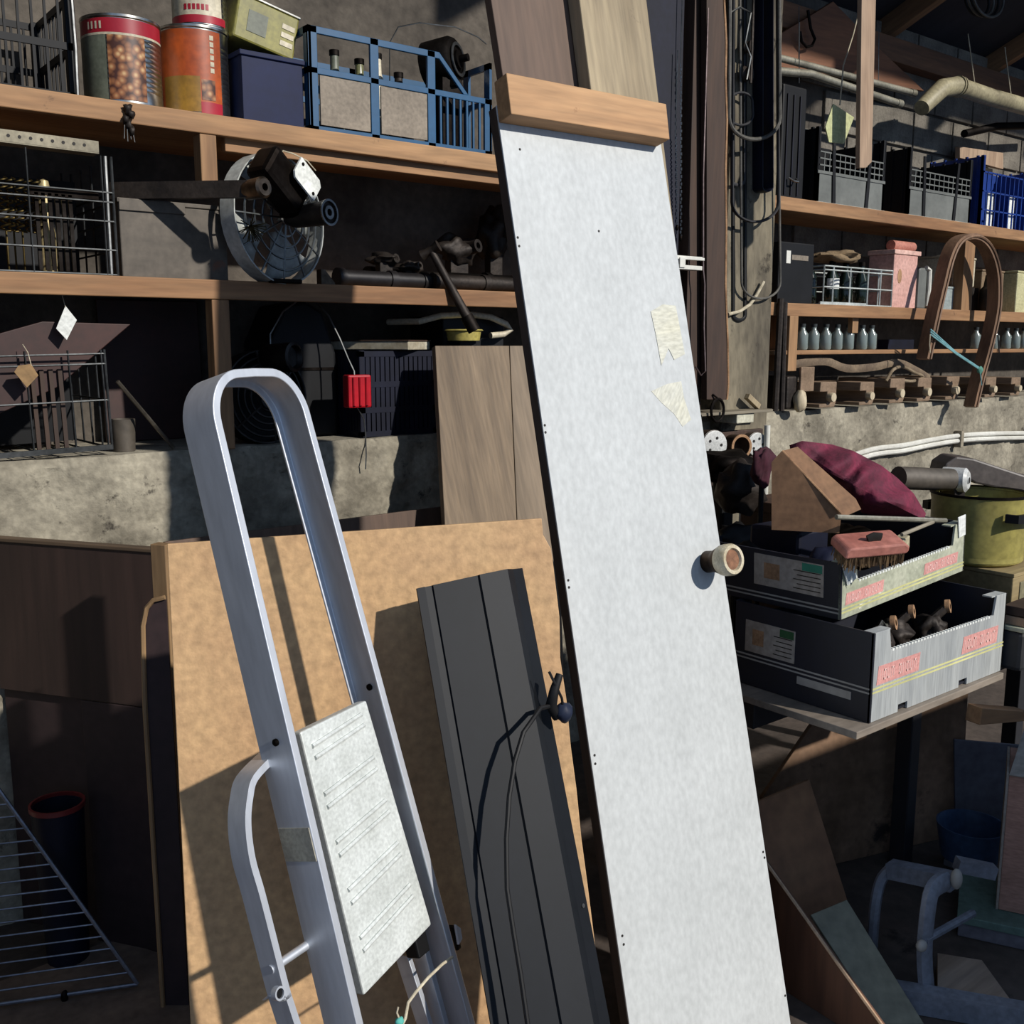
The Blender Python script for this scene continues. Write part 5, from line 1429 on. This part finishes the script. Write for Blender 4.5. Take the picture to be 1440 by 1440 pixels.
m_navycard = mat('navy_card', '171a27', '0f111a', .6, 0, 4, fine=.05)
m_greycard = mat('grey_front_card', 'a9acaa', '8b8f90', .75, 0, 5, (3, 1, .25), fine=.1)  # lower tray front, paler than the navy card of its other walls
m_palecard = mat('green_grey_card', 'b2b49f', '8f947f', .75, 0, 6, fine=.12, spots='d8d6c4', spot_amt=.6, spot_scale=18)  # pale card with lighter spots, also the upper tray front
m_pinkp = mat('pink_print_field', 'd59a92', 'c48a84', .7, 0, 12)  # pink ground behind the printed letters
m_pinktext = plastic('pink_print_letters', 'dcb6ae', .7, 'd2aaa4')
m_yline = plastic('yellow_print', 'd2cf8f', .7)
m_greyline = plastic('grey_print', 'a8a39a', .7)
m_labelp = mat('dull_label_paper', 'a59c90', '8d8276', .7, 0, 6)
m_green = plastic('green_label_print', '2f8268', .6, '276e58')
m_green2 = plastic('dark_green_label_print', '2c5c36', .6, '244c2d')
def tray(label, O, w_, d_, h_, face, lab_u, pinks, dy_line, notch, green, lab_h, ang=0, tilt=0):
    """fruit tray of card: four walls with raised corners, O is the near corner"""
    M = T(*O) @ RZ(ang) @ RY(-tilt)
    t_ = thing('fruit_tray', label, 'box', M)
    th = .006; cut = h_ * (.24 if h_ > .14 else .40)
    # front wall, cut down between the corners
    MB().poly([(0, 0)] + [q for x in notch for q in ((x, 0), (x, .018), (x + .04, .018), (x + .04, 0))] + [(w_, 0), (w_, h_), (w_ - .055, h_), (w_ - .065, h_ - cut), (.075, h_ - cut), (.065, h_), (0, h_)], 0, th).build('front_wall', face, M, t_, .0008)
    MB().poly([(0, 0), (w_, 0), (w_, h_), (w_ - .06, h_), (w_ - .07, h_ - cut), (.07, h_ - cut), (.06, h_), (0, h_)], d_ - th, d_).build('back_wall', m_navycard, M, t_)
    MB().box(0, th, -.001, d_, 0, h_).build('side_wall', m_navycard, M, t_, .0008)
    MB().box(w_ - th, w_, 0, d_, 0, h_).build('side_wall', m_navycard, M, t_, .0008)
    MB().box(th, w_ - th, th, d_ - th, .002, .008).build('bottom', m_navycard, M, t_)
    for x in (.004, w_ - .074):
        MB().box(x, x + .07, 0.004, .03, h_ - .004, h_).build('corner_flap', face, M, t_, .0008)
    # corrugated cut edge
    n = 34
    mb = MB()
    for k in range(n):
        x = .08 + (w_ - .16) * k / n; mb.box(x, x + (w_ - .16) / n * .55, -.0006, th + .0006, h_ - cut - .004, h_ - cut + .0016)
    mb.build('corrugation', m_whitepaper, M, t_)
    # printed bands
    for dz in (0, .009): MB().box(.002, w_ - .002, -.0008, 0, dy_line + dz, dy_line + dz + .0042).build('print_line', m_yline, M, t_)
    for dz in (0, .010): MB().box(-.0008, 0, .004, d_ - .004, dy_line + dz, dy_line + dz + .004).build('print_line', m_greyline, M, t_)
    for a, b in pinks:
        z0 = dy_line + .018; z1 = z0 + h_ * .21
        MB().poly([(a, z0), (b, z0), (b + .004, z1), (a + .006, z1)], -.0008, 0).build('pink_print', m_pinkp, M, t_)
        nl = 10
        for k in range(nl):
            if k == 4: continue
            x = a + .012 + (b - a - .02) * k / nl; hh_ = z1 - z0
            mb = MB(); lw_ = (b - a) / nl
            mb.box(x, x + .0022, -.0012, -.0008, z0 + hh_ * .2, z0 + hh_ * .78)
            if k % 2: mb.box(x, x + lw_ * .6, -.0012, -.0008, z0 + hh_ * .66, z0 + hh_ * .78)
            if k % 3: mb.box(x, x + lw_ * .55, -.0012, -.0008, z0 + hh_ * .2, z0 + hh_ * .32)
            mb.box(x + lw_ * .5, x + lw_ * .5 + .0022, -.0012, -.0008, z0 + hh_ * .25, z0 + hh_ * .72)
            mb.build('print_letter', m_pinktext, M, t_)
    # paper label on the short side with green corner and text lines
    y0, y1 = lab_u; z0 = h_ * lab_h[0]; z1 = h_ * lab_h[1]
    lb = MB().box(-.0012, 0, y0, y1, z0, z1).build('paper_label', m_labelp, M, t_)
    MB().box(-.0016, -.0012, y0 + .004, y0 + (y1 - y0) * .30, z1 - (z1 - z0) * .28, z1 - .003).build('green_corner', green, M, lb)
    for k in range(5):
        zz = z0 + (z1 - z0) * (.12 + .14 * k)
        MB().box(-.0016, -.0012, y0 + .008, y0 + (y1 - y0) * (.42 - .05 * (k % 2)), zz, zz + .0022).build('text_line', m_greyline if False else m_iron, M, lb)
    MB().box(-.0016, -.0012, y0 + (y1 - y0) * .62, y0 + (y1 - y0) * .85, z0 + (z1 - z0) * .25, z0 + (z1 - z0) * .75).build('faded_picture', m_torn, M, lb)
    return t_, M
o1 = P(1222, 1018, Z=BZ); w1 = P(1410, 915, Y=o1.y).x - o1.x
h1 = P(1222, 890, X=o1.x).z - BZ
tr1, T1 = tray('deep grey and navy fruit tray standing on the bench board', (o1.x, o1.y, BZ + .001), w1, .40, h1, m_greycard, (.21, .36), ((.02, .20), (w1 - .22, w1 - .04)), h1 * .32, (.12, .40), m_green2, (.42, .80), 0)
MB().box(-.0012, 0, .05, .20, h1 * .2, h1 * .29).build('white_strip', m_greyline, T1, tr1)
ZT = BZ + h1 + .001
o2 = P(1181, 873, Z=ZT); _a2 = math.radians(2.0); _w = PL(1355, 800, o2, V((-math.sin(_a2), math.cos(_a2), 0))) - o2; w2 = math.hypot(_w.x, _w.y)
h2 = P(1181, 792, X=o2.x).z - ZT
tr2, T2 = tray('shallow worn fruit tray stacked on top of the deep tray', (o2.x, o2.y, ZT + .001), w2, .40, h2, m_palecard, (.045, .245), ((.02, .19), (w2 - .22, w2 - .04)), h2 * .10, (), m_green, (.34, .92), 2.0, 3.0)
ZU = ZT + h2
# contents of the lower tray
tl_ = T1 @ V((.22, .10, 0))
def t1(x, y, z): return T1 @ V((x, y, z))
ro = MB().tube([t1(.10, .06, h1 * .4), t1(.10, .055, h1 * .85), t1(.115, .05, h1 * .97), t1(.135, .05, h1 * .93), t1(.14, .05, h1 * .4)], .006, 6, flat=(.012, .003)).build('steel_clip', m_steel); tag(ro, 'bent steel strip standing in the deep tray', 'strip')
for i, (x, y, rx, ry, rz, lab) in enumerate(((.20, .12, .050, .045, .045, 'dark lump of machinery in the deep tray'), (.335, .15, .045, .05, .04, 'brown rounded part at the back of the deep tray'), (.46, .12, .042, .045, .038, 'small dark part in the far end of the deep tray'))):
    c = t1(x, y, h1 * .55); ro = thing('machine_part', lab, 'part', frame(t1(x, y, .009)))
    MB().ball(c, rx, ry, rz, 14, .6, i + 11).build('casting', m_iron, None, ro)
    MB().tube([c + V((0, 0, .02)), c + V((.04, -.02, .055))], .012, 8).build('lever', m_iron, None, ro)
    MB().lathe([(.008, -.006), (.018, -.006), (.018, .006), (.008, .006)], 14, zframe(c + V((.045, -.022, .058)), (.4, -1, .2)), caps=False).build('eye', m_torn, None, ro)
    MB().box(c.x - rx * .5, c.x + rx * .5, c.y - ry * .4, c.y + ry * .4, BZ + .010, c.z).build('base', m_iron, None, ro)
# contents of the upper tray
def t2(x, y, z): return T2 @ V((x, y, z))
m_redbr = mat('red_brown_brush_wood', 'b5786a', '96594d', .6, 0, 6)
m_bris = mat('tan_bristle', '8f7350', '5f4930', .9, 0, 40)
bM = frame(P(1180, 778, F=2.300), P(1268, 770, F=2.332) - P(1180, 778, F=2.300), V((-.1, -.3, 1)))
bl_ = (P(1268, 770, F=2.332) - P(1180, 778, F=2.300)).length
bu_ = thing('scrubbing_brush', 'red-brown scrubbing brush with tan bristles lying across the shallow tray', 'brush', bM)
MB().poly([(0, .0), (bl_ * .96, .0), (bl_, .006), (bl_, .018), (bl_ * .93, .026), (bl_ * .06, .026), (0, .018)], -.03, .045).build('stock', m_redbr, bM, bu_, .004)
MB().tube([(bl_ * .42, 0, .028), (bl_ * .5, 0, .034), (bl_ * .62, 0, .03)], .008, 8, flat=(.014, .005)).build('handle_hole', m_hole, bM, bu_)
mb = MB(); rnd = random.Random(3)
for k in range(420):
    x = rnd.uniform(.006, bl_ - .006); y = rnd.uniform(-.027, .042); l_ = rnd.uniform(.026, .036)
    mb.tube([(x, y, .001), (x + rnd.uniform(-.006, .006), y + rnd.uniform(-.008, .004), -l_)], .0014, 3)
o = mb.build('bristles', m_bris, bM, bu_); o['kind'] = 'stuff'
# dark cloth and clutter under the brush
for i, (x, y, rx, ry, rz, lab, mt) in enumerate(((.08, .115, .065, .055, .05, 'black cloth heap in the shallow tray behind the brush', m_navy), (.0, .30, .038, .06, .045, 'black bag corner in the shallow tray beside the white door', m_black), (.34, .2, .09, .08, .05, 'dark rag in the far end of the shallow tray', m_blackmetal), (.215, .105, .055, .045, .03, 'brown rag under the scrubbing brush', m_darkwood))):
    ro = MB().ball(t2(x + .05, y, h2 * .62), rx, ry, rz, 12, .35, i + 21).build('rag', mt); tag(ro, lab, 'cloth')
    ro.matrix_basis = Matrix()
# grey ribbed block and white tag on the near corner, wood block
gM = frame(t2(.03, .022, h2 * .55), (1, .15, .1), (0, -.3, 1))
gr = thing('ribbed_block', 'grey ribbed block lying in the near corner of the shallow tray', 'block', gM)
MB().box(0, .075, 0, .04, 0, .045).build('body', m_palecard, gM, gr, .003)
for k in range(6): MB().box(.002, .073, -.0025, .0, .004 + k * .007, .0075 + k * .007).build('rib', m_greyw, gM, gr)
tagcard('paper_tag', 'white paper tag hanging over the near corner of the shallow tray', ((1192, 824), (1206, 812), (1200, 788), (1184, 794)), o2.y - .004, m_whitepaper)
wM = frame(t2(.30, .03, h2 * .62), (1, .25, .1), (0, 0, 1))
ro = MB().box(0, .12, 0, .03, 0, .035).build('wood_block', mat('pale_wood_block', 'b2a98c', '8f866c', .7, 0, 8), wM, None, .003); tag(ro, 'pale wood block lying on the front edge of the shallow tray', 'block')
cM2 = P(1352, 762, Y=o2.y - .002)
ro = slab('white_flap', [T2 @ V(q) for q in ((w2 - .04, -.004, h2 * .72), (w2 - .004, -.004, h2 * .74), (w2 - .008, -.004, h2 + .022), (w2 - .05, -.004, h2 + .02))], .003, m_whitepaper); tag(ro, 'white paper flap on the far corner of the shallow tray', 'paper')
# folded brown card standing in the tray
cz = t2(0, 0, h2 * .5).z
q = [P(1085, 745, F=2.553), P(1180, 750, F=2.490), P(1183, 722, F=2.490), P(1100, 634, F=2.574), P(1085, 650, F=2.574)]
fc = thing('folded_card', 'brown folded cardboard piece standing behind the brush', 'cardboard', frame(q[0]))
slab('left_leaf', q, .003, m_cardboard, fc, 0)
q2 = [P(1180, 730, F=2.495), P(1211, 716, F=2.532), P(1205, 700, F=2.543), P(1118, 632, F=2.606), P(1100, 634, F=2.574)]
slab('right_leaf', q2, .003, m_cardboard, fc, 0)
MB().tube([q[3], q[2]], .003, 6).build('worn_fold', m_torn, None, fc)
# support under: books
bb0 = P(1120, 748, F=2.574)
ro = MB().box(.0, .13, -.01, .15, 0, bb0.z - ZT - .022).build('cloth_stack', m_navy, T(bb0.x, bb0.y, ZT + .0225), None, .01); tag(ro, 'dark folded cloth under the brown card in the tray', 'cloth')
# dowel and thin strip
d0, d1 = P(1176, 727, F=2.426), P(1330, 732, F=2.574)
ro = MB().tube([d0, d1], .0065, 8).build('dowel', m_zinc); tag(ro, 'pale dowel lying across the shallow tray below the cloth', 'rod')
ro = MB().tube([P(1268, 752, F=2.469), P(1312, 734, F=2.553)], .005, 8).build('dowel', m_greyw); tag(ro, 'short grey stick crossing the pale dowel', 'rod')
# maroon cloth
m_maroon = mat('maroon_cloth', '7a1f3c', '4c1428', .85, 0, 9, bump=.3, bscale=60)
Yc = 1.62
out = [(1110, 626), (1128, 620), (1170, 625), (1200, 634), (1240, 655), (1262, 672), (1285, 694), (1302, 722), (1300, 731), (1250, 728), (1213, 722), (1180, 690), (1140, 655), (1112, 636)]
mb = MB()
cx_, cy_ = 1215, 690; Nr = 34; Na = len(out) * 8
cen = P(cx_, cy_, F=2.637)
ring = []
for i in range(Na):
    k = i / 8; a_ = out[int(k) % len(out)]; b_ = out[(int(k) + 1) % len(out)]; f_ = k - int(k)
    ring.append((a_[0] + (b_[0] - a_[0]) * f_, a_[1] + (b_[1] - a_[1]) * f_))
def fold_(x, y): return math.sin((x * .55 + y * .85) * .14 + 2.5 * noise.noise(V((x * .02, y * .02, 0)))) * .024 + .016 * noise.noise(V((x * .035, y * .035, 2)))
mb.v.append(P(cx_, cy_, F=2.616 + fold_(cx_, cy_)))
for r_ in range(1, Nr + 1):
    for i in range(Na):
        t_ = r_ / Nr; x = cx_ + (ring[i][0] - cx_) * t_; y = cy_ + (ring[i][1] - cy_) * t_
        F_ = 2.616 + .12 * t_ ** 2.2 + fold_(x, y)
        mb.v.append(P(x, y, F=F_))
for i in range(Na): mb.f.append((0, 1 + (i + 1) % Na, 1 + i))
for r_ in range(Nr - 1):
    for i in range(Na):
        a_ = 1 + r_ * Na; b_ = a_ + Na; mb.f.append((a_ + i, a_ + (i + 1) % Na, b_ + (i + 1) % Na, b_ + i))
# closed back so the heap has depth
k0 = len(mb.v); mb.v.append(P(cx_, cy_ + 20, F=2.870))
a_ = 1 + (Nr - 1) * Na
for i in range(Na): mb.f.append((a_ + i, a_ + (i + 1) % Na, k0))
mb.smooth = True
ro = mb.build('cloth_heap', m_maroon, smooth=True); tag(ro, 'crumpled maroon cloth heaped behind the brown card', 'cloth')
sd = P(1215, 735, F=2.701)
# a crate behind carries the cloth
ro = thing('carton', 'dark carton behind the trays carrying the maroon cloth', 'box', T(sd.x, sd.y, BZ))
zc2 = P(1215, 735, F=2.701).z
MB().box(sd.x + .08, sd.x + .30, sd.y + .27, sd.y + .48, BZ + .001, zc2).build('body', m_darkwood, None, ro, .004)
MB().box(sd.x + .075, sd.x + .305, sd.y + .265, sd.y + .485, zc2 - .03, zc2 + .002).build('lid', m_darkwood, None, ro, .003)
# dark heap left of the card, behind the white panel
for i, (px_, py_, F_, rx, rz, lab, mt) in enumerate(((1040, 688, 2.97, .075, .075, 'dark grey bundle between white door and brown card', m_iron), (1018, 655, 3.27, .12, .05, 'dark rounded cover under the capped pipes', m_blackmetal), (1072, 655, 2.88, .032, .06, 'dark maroon rag beside the brown card', mat('dark_maroon', '431425', '2c0d18', .9)), (1038, 758, 2.97, .075, .045, 'black cloth spread behind the white door', m_black))):
    c = P(px_, py_, F=F_)
    t_ = thing('cloth_bundle', lab, 'cloth', frame((c.x, c.y, BZ)))
    MB().ball(c, rx, rx * .8, rz, 10, .6, i + 31).build('bundle', mt, None, t_)
    if i: MB().box(c.x - rx * .25, c.x + rx * .25, c.y - rx * .2, c.y + rx * .2, BZ + .001, c.z).build('support', m_black, None, t_, .01)

# ---- yellow pot with a motor and grey hood in it
m_ypot = mat('dusty_yellow_enamel_pot', 'a89e56', '8b8246', .5, 0, 5, spots='8d8350', spot_amt=.62)
pc = P(1371, 800, F=2.96); r_ = 131 / 2 / FPX * depth(P(1371, 745, F=2.96))
zb, zt_ = P(1371, 801, F=2.96 - r_).z, P(1371, 703, F=2.96 - r_).z
pot = thing('enamel_pot', 'yellow enamel pot with black handle behind the fruit trays', 'pot', T(pc.x, pc.y, zb))
hp_ = zt_ - zb
MB().lathe([(r_ * .80, 0), (r_ * .90, .008), (r_ * .95, hp_ * .25), (r_ * .97, hp_ * .9), (r_ * 1.0, hp_), (r_ * .98, hp_ + .004), (r_ * .94, hp_), (r_ * .92, .012), (0, .010)], 44, T(pc.x, pc.y, zb), caps=False).build('bowl', m_ypot, None, pot)
MB().lathe([(r_ * .93, hp_ - .004), (r_ * 1.01, hp_ - .002), (r_ * 1.01, hp_ + .006), (r_ * .93, hp_ + .004)], 44, T(pc.x, pc.y, zb), caps=False).build('rim', m_blackmetal, None, pot)
va = math.atan2(-pc.y, -pc.x)
ha = va + math.radians(52)
hd = V((math.cos(ha), math.sin(ha), 0)); ht = V((-hd.y, hd.x, 0)); hc_ = V((pc.x, pc.y, zb + hp_ * .74))
MB().tube([hc_ + hd * r_ * .95 - ht * .055, hc_ + hd * (r_ + .022) - ht * .045, hc_ + hd * (r_ + .024) + ht * .045, hc_ + hd * r_ * .95 + ht * .055], .008, 4, flat=(.012, .006)).build('handle', m_black, None, pot)
hc2 = hc_ - hd * 0
MB().tube([hc_ - hd * r_ * .95 - ht * .055, hc_ - hd * (r_ + .022) - ht * .045, hc_ - hd * (r_ + .024) + ht * .045, hc_ - hd * r_ * .95 + ht * .055], .008, 4, flat=(.012, .006)).build('handle', m_black, None, pot)
# stack of boards under the pot
m_yb = wood('yellowish_box_wood', '9c8a63', '776746', 'x', 3)
bM = T(pc.x - .10, pc.y - .17, 0)
zz = BZ
ro = thing('wooden_box', 'yellowish wooden box under the enamel pot', 'box', T(pc.x, pc.y, BZ))
MB().box(pc.x - .10, pc.x + .40, pc.y - .16, pc.y + .2, BZ + .001, zb - .012).build('body', m_yb, None, ro, .003)
MB().box(pc.x - .104, pc.x + .404, pc.y - .164, pc.y + .204, zb - .012, zb - .001).build('lid', m_yb, None, ro, .002)
MB().box(pc.x - .06, pc.x + .2, pc.y - .163, pc.y - .16, BZ + .02, zb - .03).build('panel', mat('grey_green_panel', '8a8468', '6d684f', .7, 0, 6), None, ro, .001)
# tape roll / motor and hood
c = P(1352, 675, F=2.99); 
mo = thing('grinder_motor', 'grey motor with pale round end resting on the pot rim', 'motor', frame(c))
ax = V((.25, -1, .05)).normalized()
MB().lathe([(.008, .022), (.010, .022), (.012, .018), (.026, .02), (.036, .012), (.038, -.05), (0, -.05)], 28, zframe(c, ax), caps=False).build('end_cap', m_cap, None, mo)
MB().lathe([(0, .0225), (.009, .0225)], 14, zframe(c, ax), caps=False).build('bore', m_hole, None, mo)
MB().tube([c + V((-.02, .02, .0)), P(1272, 673, F=2.891) + V((0, .02, 0))], .033, 18).build('barrel', m_gbox, None, mo)
MB().box(c.x - .03, c.x + .03, c.y + .0, c.y + .05, zb + .012, c.z).build('stand', m_iron, None, mo, .004)
hpx = [(1324, 676), (1330, 652), (1345, 642), (1370, 645), (1400, 655), (1440, 668), (1480, 676), (1480, 700), (1420, 690), (1372, 680), (1344, 664)]
q = [P(x, y, F=3.05) for x, y in hpx]
cH = frame(q[0], RIGHT, UP); I = cH.inverted(); LQ = [I @ p for p in q]
mb = MB(); mb.poly([(p.x, p.z) for p in LQ], 0, .11)
ro = mb.build('motor_hood', mat('grey_hood', '5d5550', '443e3a', .5, 0, 6), cH, None, .006); tag(ro, 'grey curved metal hood lying over the enamel pot', 'hood')

# ---- right end of the bench: crates and offcuts
c = P(1410, 965, Z=BZ)
x0 = max(c.x, o1.x + w1) + .015
ro = thing('plastic_tub', 'dark grey tub on the bench beside the deep tray', 'tub', T(x0, c.y, BZ))
hh = .11
MB().box(x0, x0 + .3, c.y + .02, c.y + .09, BZ + .001, BZ + hh).build('body', plastic('charcoal_tub', '3a3b3d', .5, '2a2b2d'), None, ro, .012)
MB().box(x0 - .004, x0 + .304, c.y + .016, c.y + .094, BZ + hh, BZ + hh + .012).build('lid', m_palecard, None, ro, .003)
for k, (dz, sx, lab, mt) in enumerate(((.013, .26, 'pale offcut lying on the dark grey tub', m_lath), (.04, .2, 'brown offcut stacked on the pale offcut', m_darkwood))):
    zz = BZ + hh + dz
    ro = MB().box(0, sx, 0, .065, 0, .024).build('wood_offcut', mt, T(x0 + .01, c.y + .018, zz) @ RZ(2 * k), None, .002); tag(ro, lab, 'offcut')

# ================================================================ below the bench
m_mott = mat('mottled_dirty_board', '8d7059', '59442f', .9, 0, 3, bump=.3, spots='241a14', spot_amt=.58, spot_scale=4)
a_, b_ = P(1085, 1250, F=2.79), P(1345, 1250, F=3.07)
q = [V((a_.x, a_.y, .001)), V((b_.x, b_.y, .001)), V((b_.x, b_.y, BZ - .095)), V((P(1190, 1000, F=2.90).x, P(1190, 1000, F=2.90).y, BZ - .095)), P(1072, 1122, F=2.78)]
ro = slab('mottled_board', q, .015, m_mott); tag(ro, 'mottled dirty board standing upright under the bench', 'board')
# brown ply sheets leaning in front
m_ply2 = wood('red_brown_ply', '6b4630', '4a2e1f', 'z', 2)
q = [P(1120, 1330, F=2.41), P(1196, 1290, F=2.50), P(1190, 1268, F=2.52), P(1140, 1096, F=2.60), P(1066, 1128, F=2.51), P(1070, 1250, F=2.43)]
ro = slab('ply_sheet', [V((p.x, p.y, max(p.z, .001))) for p in q], .012, mat('tan_brown_ply', '96704f', '73503a', .7, 0, 2)); tag(ro, 'brown ply sheet leaning under the bench corner', 'board')
q = [P(1140, 1286, F=2.30), P(1190, 1266, F=2.36), P(1300, 1440, F=2.11), P(1240, 1440, F=2.09)]
pts = [q[3], q[2], q[1], q[0]]
pts = [V((p.x, p.y, max(p.z, .004))) for p in pts]
ro = slab('grey_sheet', pts, .008, mat('grey_green_sheet', '88846f', '6b6755', .6, 0, 3)); tag(ro, 'grey-green sheet sloping down to the floor beside the leaning ply', 'sheet')
A_, B_ = P(1060, 1190, F=2.36), P(1252, 1458, F=2.03)
q = [V((A_.x, A_.y, .001)), V((B_.x, B_.y, .001)), V((B_.x, B_.y, max(B_.z, .006))), A_]
lp2 = thing('ply_offcut', 'large triangular plywood offcut standing beside the white door', 'board', frame(q[0]))
slab('sheet', q, .010, m_ply2, lp2, 0)
n_ = (B_ - A_)
MB().tube([A_ + V((-.0, 0, .002)), A_.lerp(B_, .33) + V((.003, 0, -.002)), A_.lerp(B_, .66) + V((-.002, 0, .002)), V((B_.x, B_.y, max(B_.z, .008)))], .0042, 6).build('raw_edge', m_yin, None, lp2)

# grey metal frame of an old stand
m_gfr = mat('grey_blue_paint', '82868f', '666a73', .5, .1, 6)
ft = P(1306, 1402, Z=.02)
def fr(x, y, F): return P(x, y, F=F)
stn = thing('metal_stand', 'grey metal stand with curved leg on the floor below the bench', 'stand', frame((ft.x, ft.y, 0)))
dF = ft.dot(HEAD)
leg = smooth([V((ft.x, ft.y, .001)), fr(1300, 1340, dF + .02), fr(1306, 1270, dF + .03), fr(1314, 1248, dF + .05), fr(1330, 1238, dF + .08)])
MB().tube(leg, .02, 8, flat=(.026, .016)).build('curved_leg', m_gfr, None, stn)
MB().tube([fr(1252, 1222, dF + .22), fr(1340, 1240, dF + .10)], .02, 4, flat=(.020, .020)).build('top_bar', m_gfr, None, stn)
l2 = fr(1252, 1222, dF + .22)
MB().tube(smooth([l2, fr(1238, 1240, dF + .22), fr(1230, 1280, dF + .2), V((fr(1228, 1300, dF + .2).x, fr(1228, 1300, dF + .2).y, .001))]), .014, 8).build('back_leg', m_gfr, None, stn)
MB().tube([fr(1300, 1322, dF + .01), fr(1368, 1284, dF + .14)], .010, 8).build('brace', m_gfr, None, stn)
MB().tube([fr(1398, 1226, dF + .2), fr(1345, 1215, dF + .2)], .016, 4, flat=(.016, .016)).build('cross_bar', m_gfr, None, stn)
MB().ball(fr(1345, 1236, dF + .06), .014, .014, .026, 7).build('pale_catch', m_greyline, None, stn)
kx = fr(1296, 1330, dF - .005)
MB().ball(kx, .016, .012, .014, 7).build('wing_nut', m_greyline, None, stn)
b0_, b1_ = P(1235, 1395, Z=.03), P(1450, 1432, Z=.03)
MB().tube([b0_, b1_], .02, 4, flat=(.028, .02)).build('floor_bar', m_gfr, None, stn)
# wooden block board lying behind the floor bar, grey box
q0 = P(1318, 1392, Z=.10)
pts = [P(1318, 1408, Z=.03), P(1428, 1425, Z=.03), P(1380, 1358, Z=.03), P(1318, 1348, Z=.03)]
mb = MB(); mb.v = [V((p.x, p.y, .03 if 0 else .001)) for p in pts] + [V((p.x, p.y, .045)) for p in pts]
mb.f = [(3, 2, 1, 0), (4, 5, 6, 7)] + [(i, (i + 1) % 4, 4 + (i + 1) % 4, 4 + i) for i in range(4)]
ro = mb.build('floor_block', wood('greyish_board', 'a39080', '83715f', 'x', 2.5)); tag(ro, 'grey-brown board lying on the floor behind the metal bar', 'board')
gb0 = P(1345, 1400, F=2.45); gx0 = V((P(1345, 1330, F=2.5).x, P(1345, 1330, F=2.5).y, 0))
bz1 = P(1360, 1296, F=2.5).z
bxM = frame(gx0, RIGHT * .9 - HEAD * .42, UP)
ro = thing('grey_carton', 'dull grey carton with greenish lid on the floor below the bench', 'box', bxM)
MB().box(0, .30, 0, .25, .001, bz1).build('body', mat('dull_grey_card', '7c7980', '636067', .8, 0, 4), bxM, ro, .003)
MB().box(-.004, .31, -.008, .26, bz1, bz1 + .022).build('lid', mat('greenish_lid', '6d8579', '55695f', .7, 0, 5), bxM, ro, .002)
zl2 = bz1 + .022
pb0 = P(1403, 1285, F=2.52); pM = frame((pb0.x, pb0.y, zl2 + .001), RIGHT * .9 - HEAD * .44, UP)
hpk = P(1403, 1088, F=2.52).z - zl2
ro = thing('brown_carton', 'pinkish brown carton standing on the greenish lid', 'box', pM)
MB().box(0, .2, 0, .2, 0, hpk).build('body', mat('pinkish_card', 'b78d7b', '9c7666', .85, 0, 4, (1, 1, 4)), pM, ro, .003)
MB().box(-.006, 0, 0, .2, 0, hpk).build('edge_strip', m_labelp, pM, ro)
slab('loose_flap', [V(pM @ V((.0, -.01, hpk))), V(pM @ V((.2, -.01, hpk))), V(pM @ V((.2, .16, hpk + .07))), V(pM @ V((.03, .16, hpk + .07)))], .003, m_labelp, ro, 0)
# blue bowl and grey chute behind
c = P(1364, 1185, F=2.86)
ro = thing('blue_basin', 'dark blue basin stored under the bench', 'basin', T(c.x, c.y, 0))
zb = P(1364, 1212, F=2.86).z; zt_ = P(1364, 1158, F=2.86).z
MB().lathe([(.045, zb), (.08, zb + .02), (.098, zt_), (.094, zt_), (.075, zb + .025), (0, zb + .02)], 28, T(c.x, c.y, 0), caps=False).build('bowl', mat('dull_blue', '3a5070', '2d4058', .5, 0, 5), None, ro)
MB().box(c.x - .045, c.x + .045, c.y - .01, c.y + .055, .001, zb + .002).build('stand', m_gfr, None, ro, .004)
q = [P(1345, 1165, F=3.03), P(1412, 1165, F=3.03), P(1430, 1040, F=3.08), P(1342, 1040, F=3.03)]
ro = slab('grey_sheet', [V((q[0].x, q[0].y, .001)), V((q[1].x, q[1].y, .001)), q[2], q[3]], .01, mat('blue_grey_sheet', '6d6f79', '575962', .6, 0, 3)); tag(ro, 'blue-grey sheet standing behind the blue basin', 'sheet')
q = [P(1378, 1020, F=2.45), P(1445, 1014, F=2.6), P(1445, 1000, F=2.6), P(1382, 996, F=2.45)]
ro = slab('plank_end', q, .04, m_shelf); tag(ro, 'orange pine plank end under the right side of the bench', 'plank')
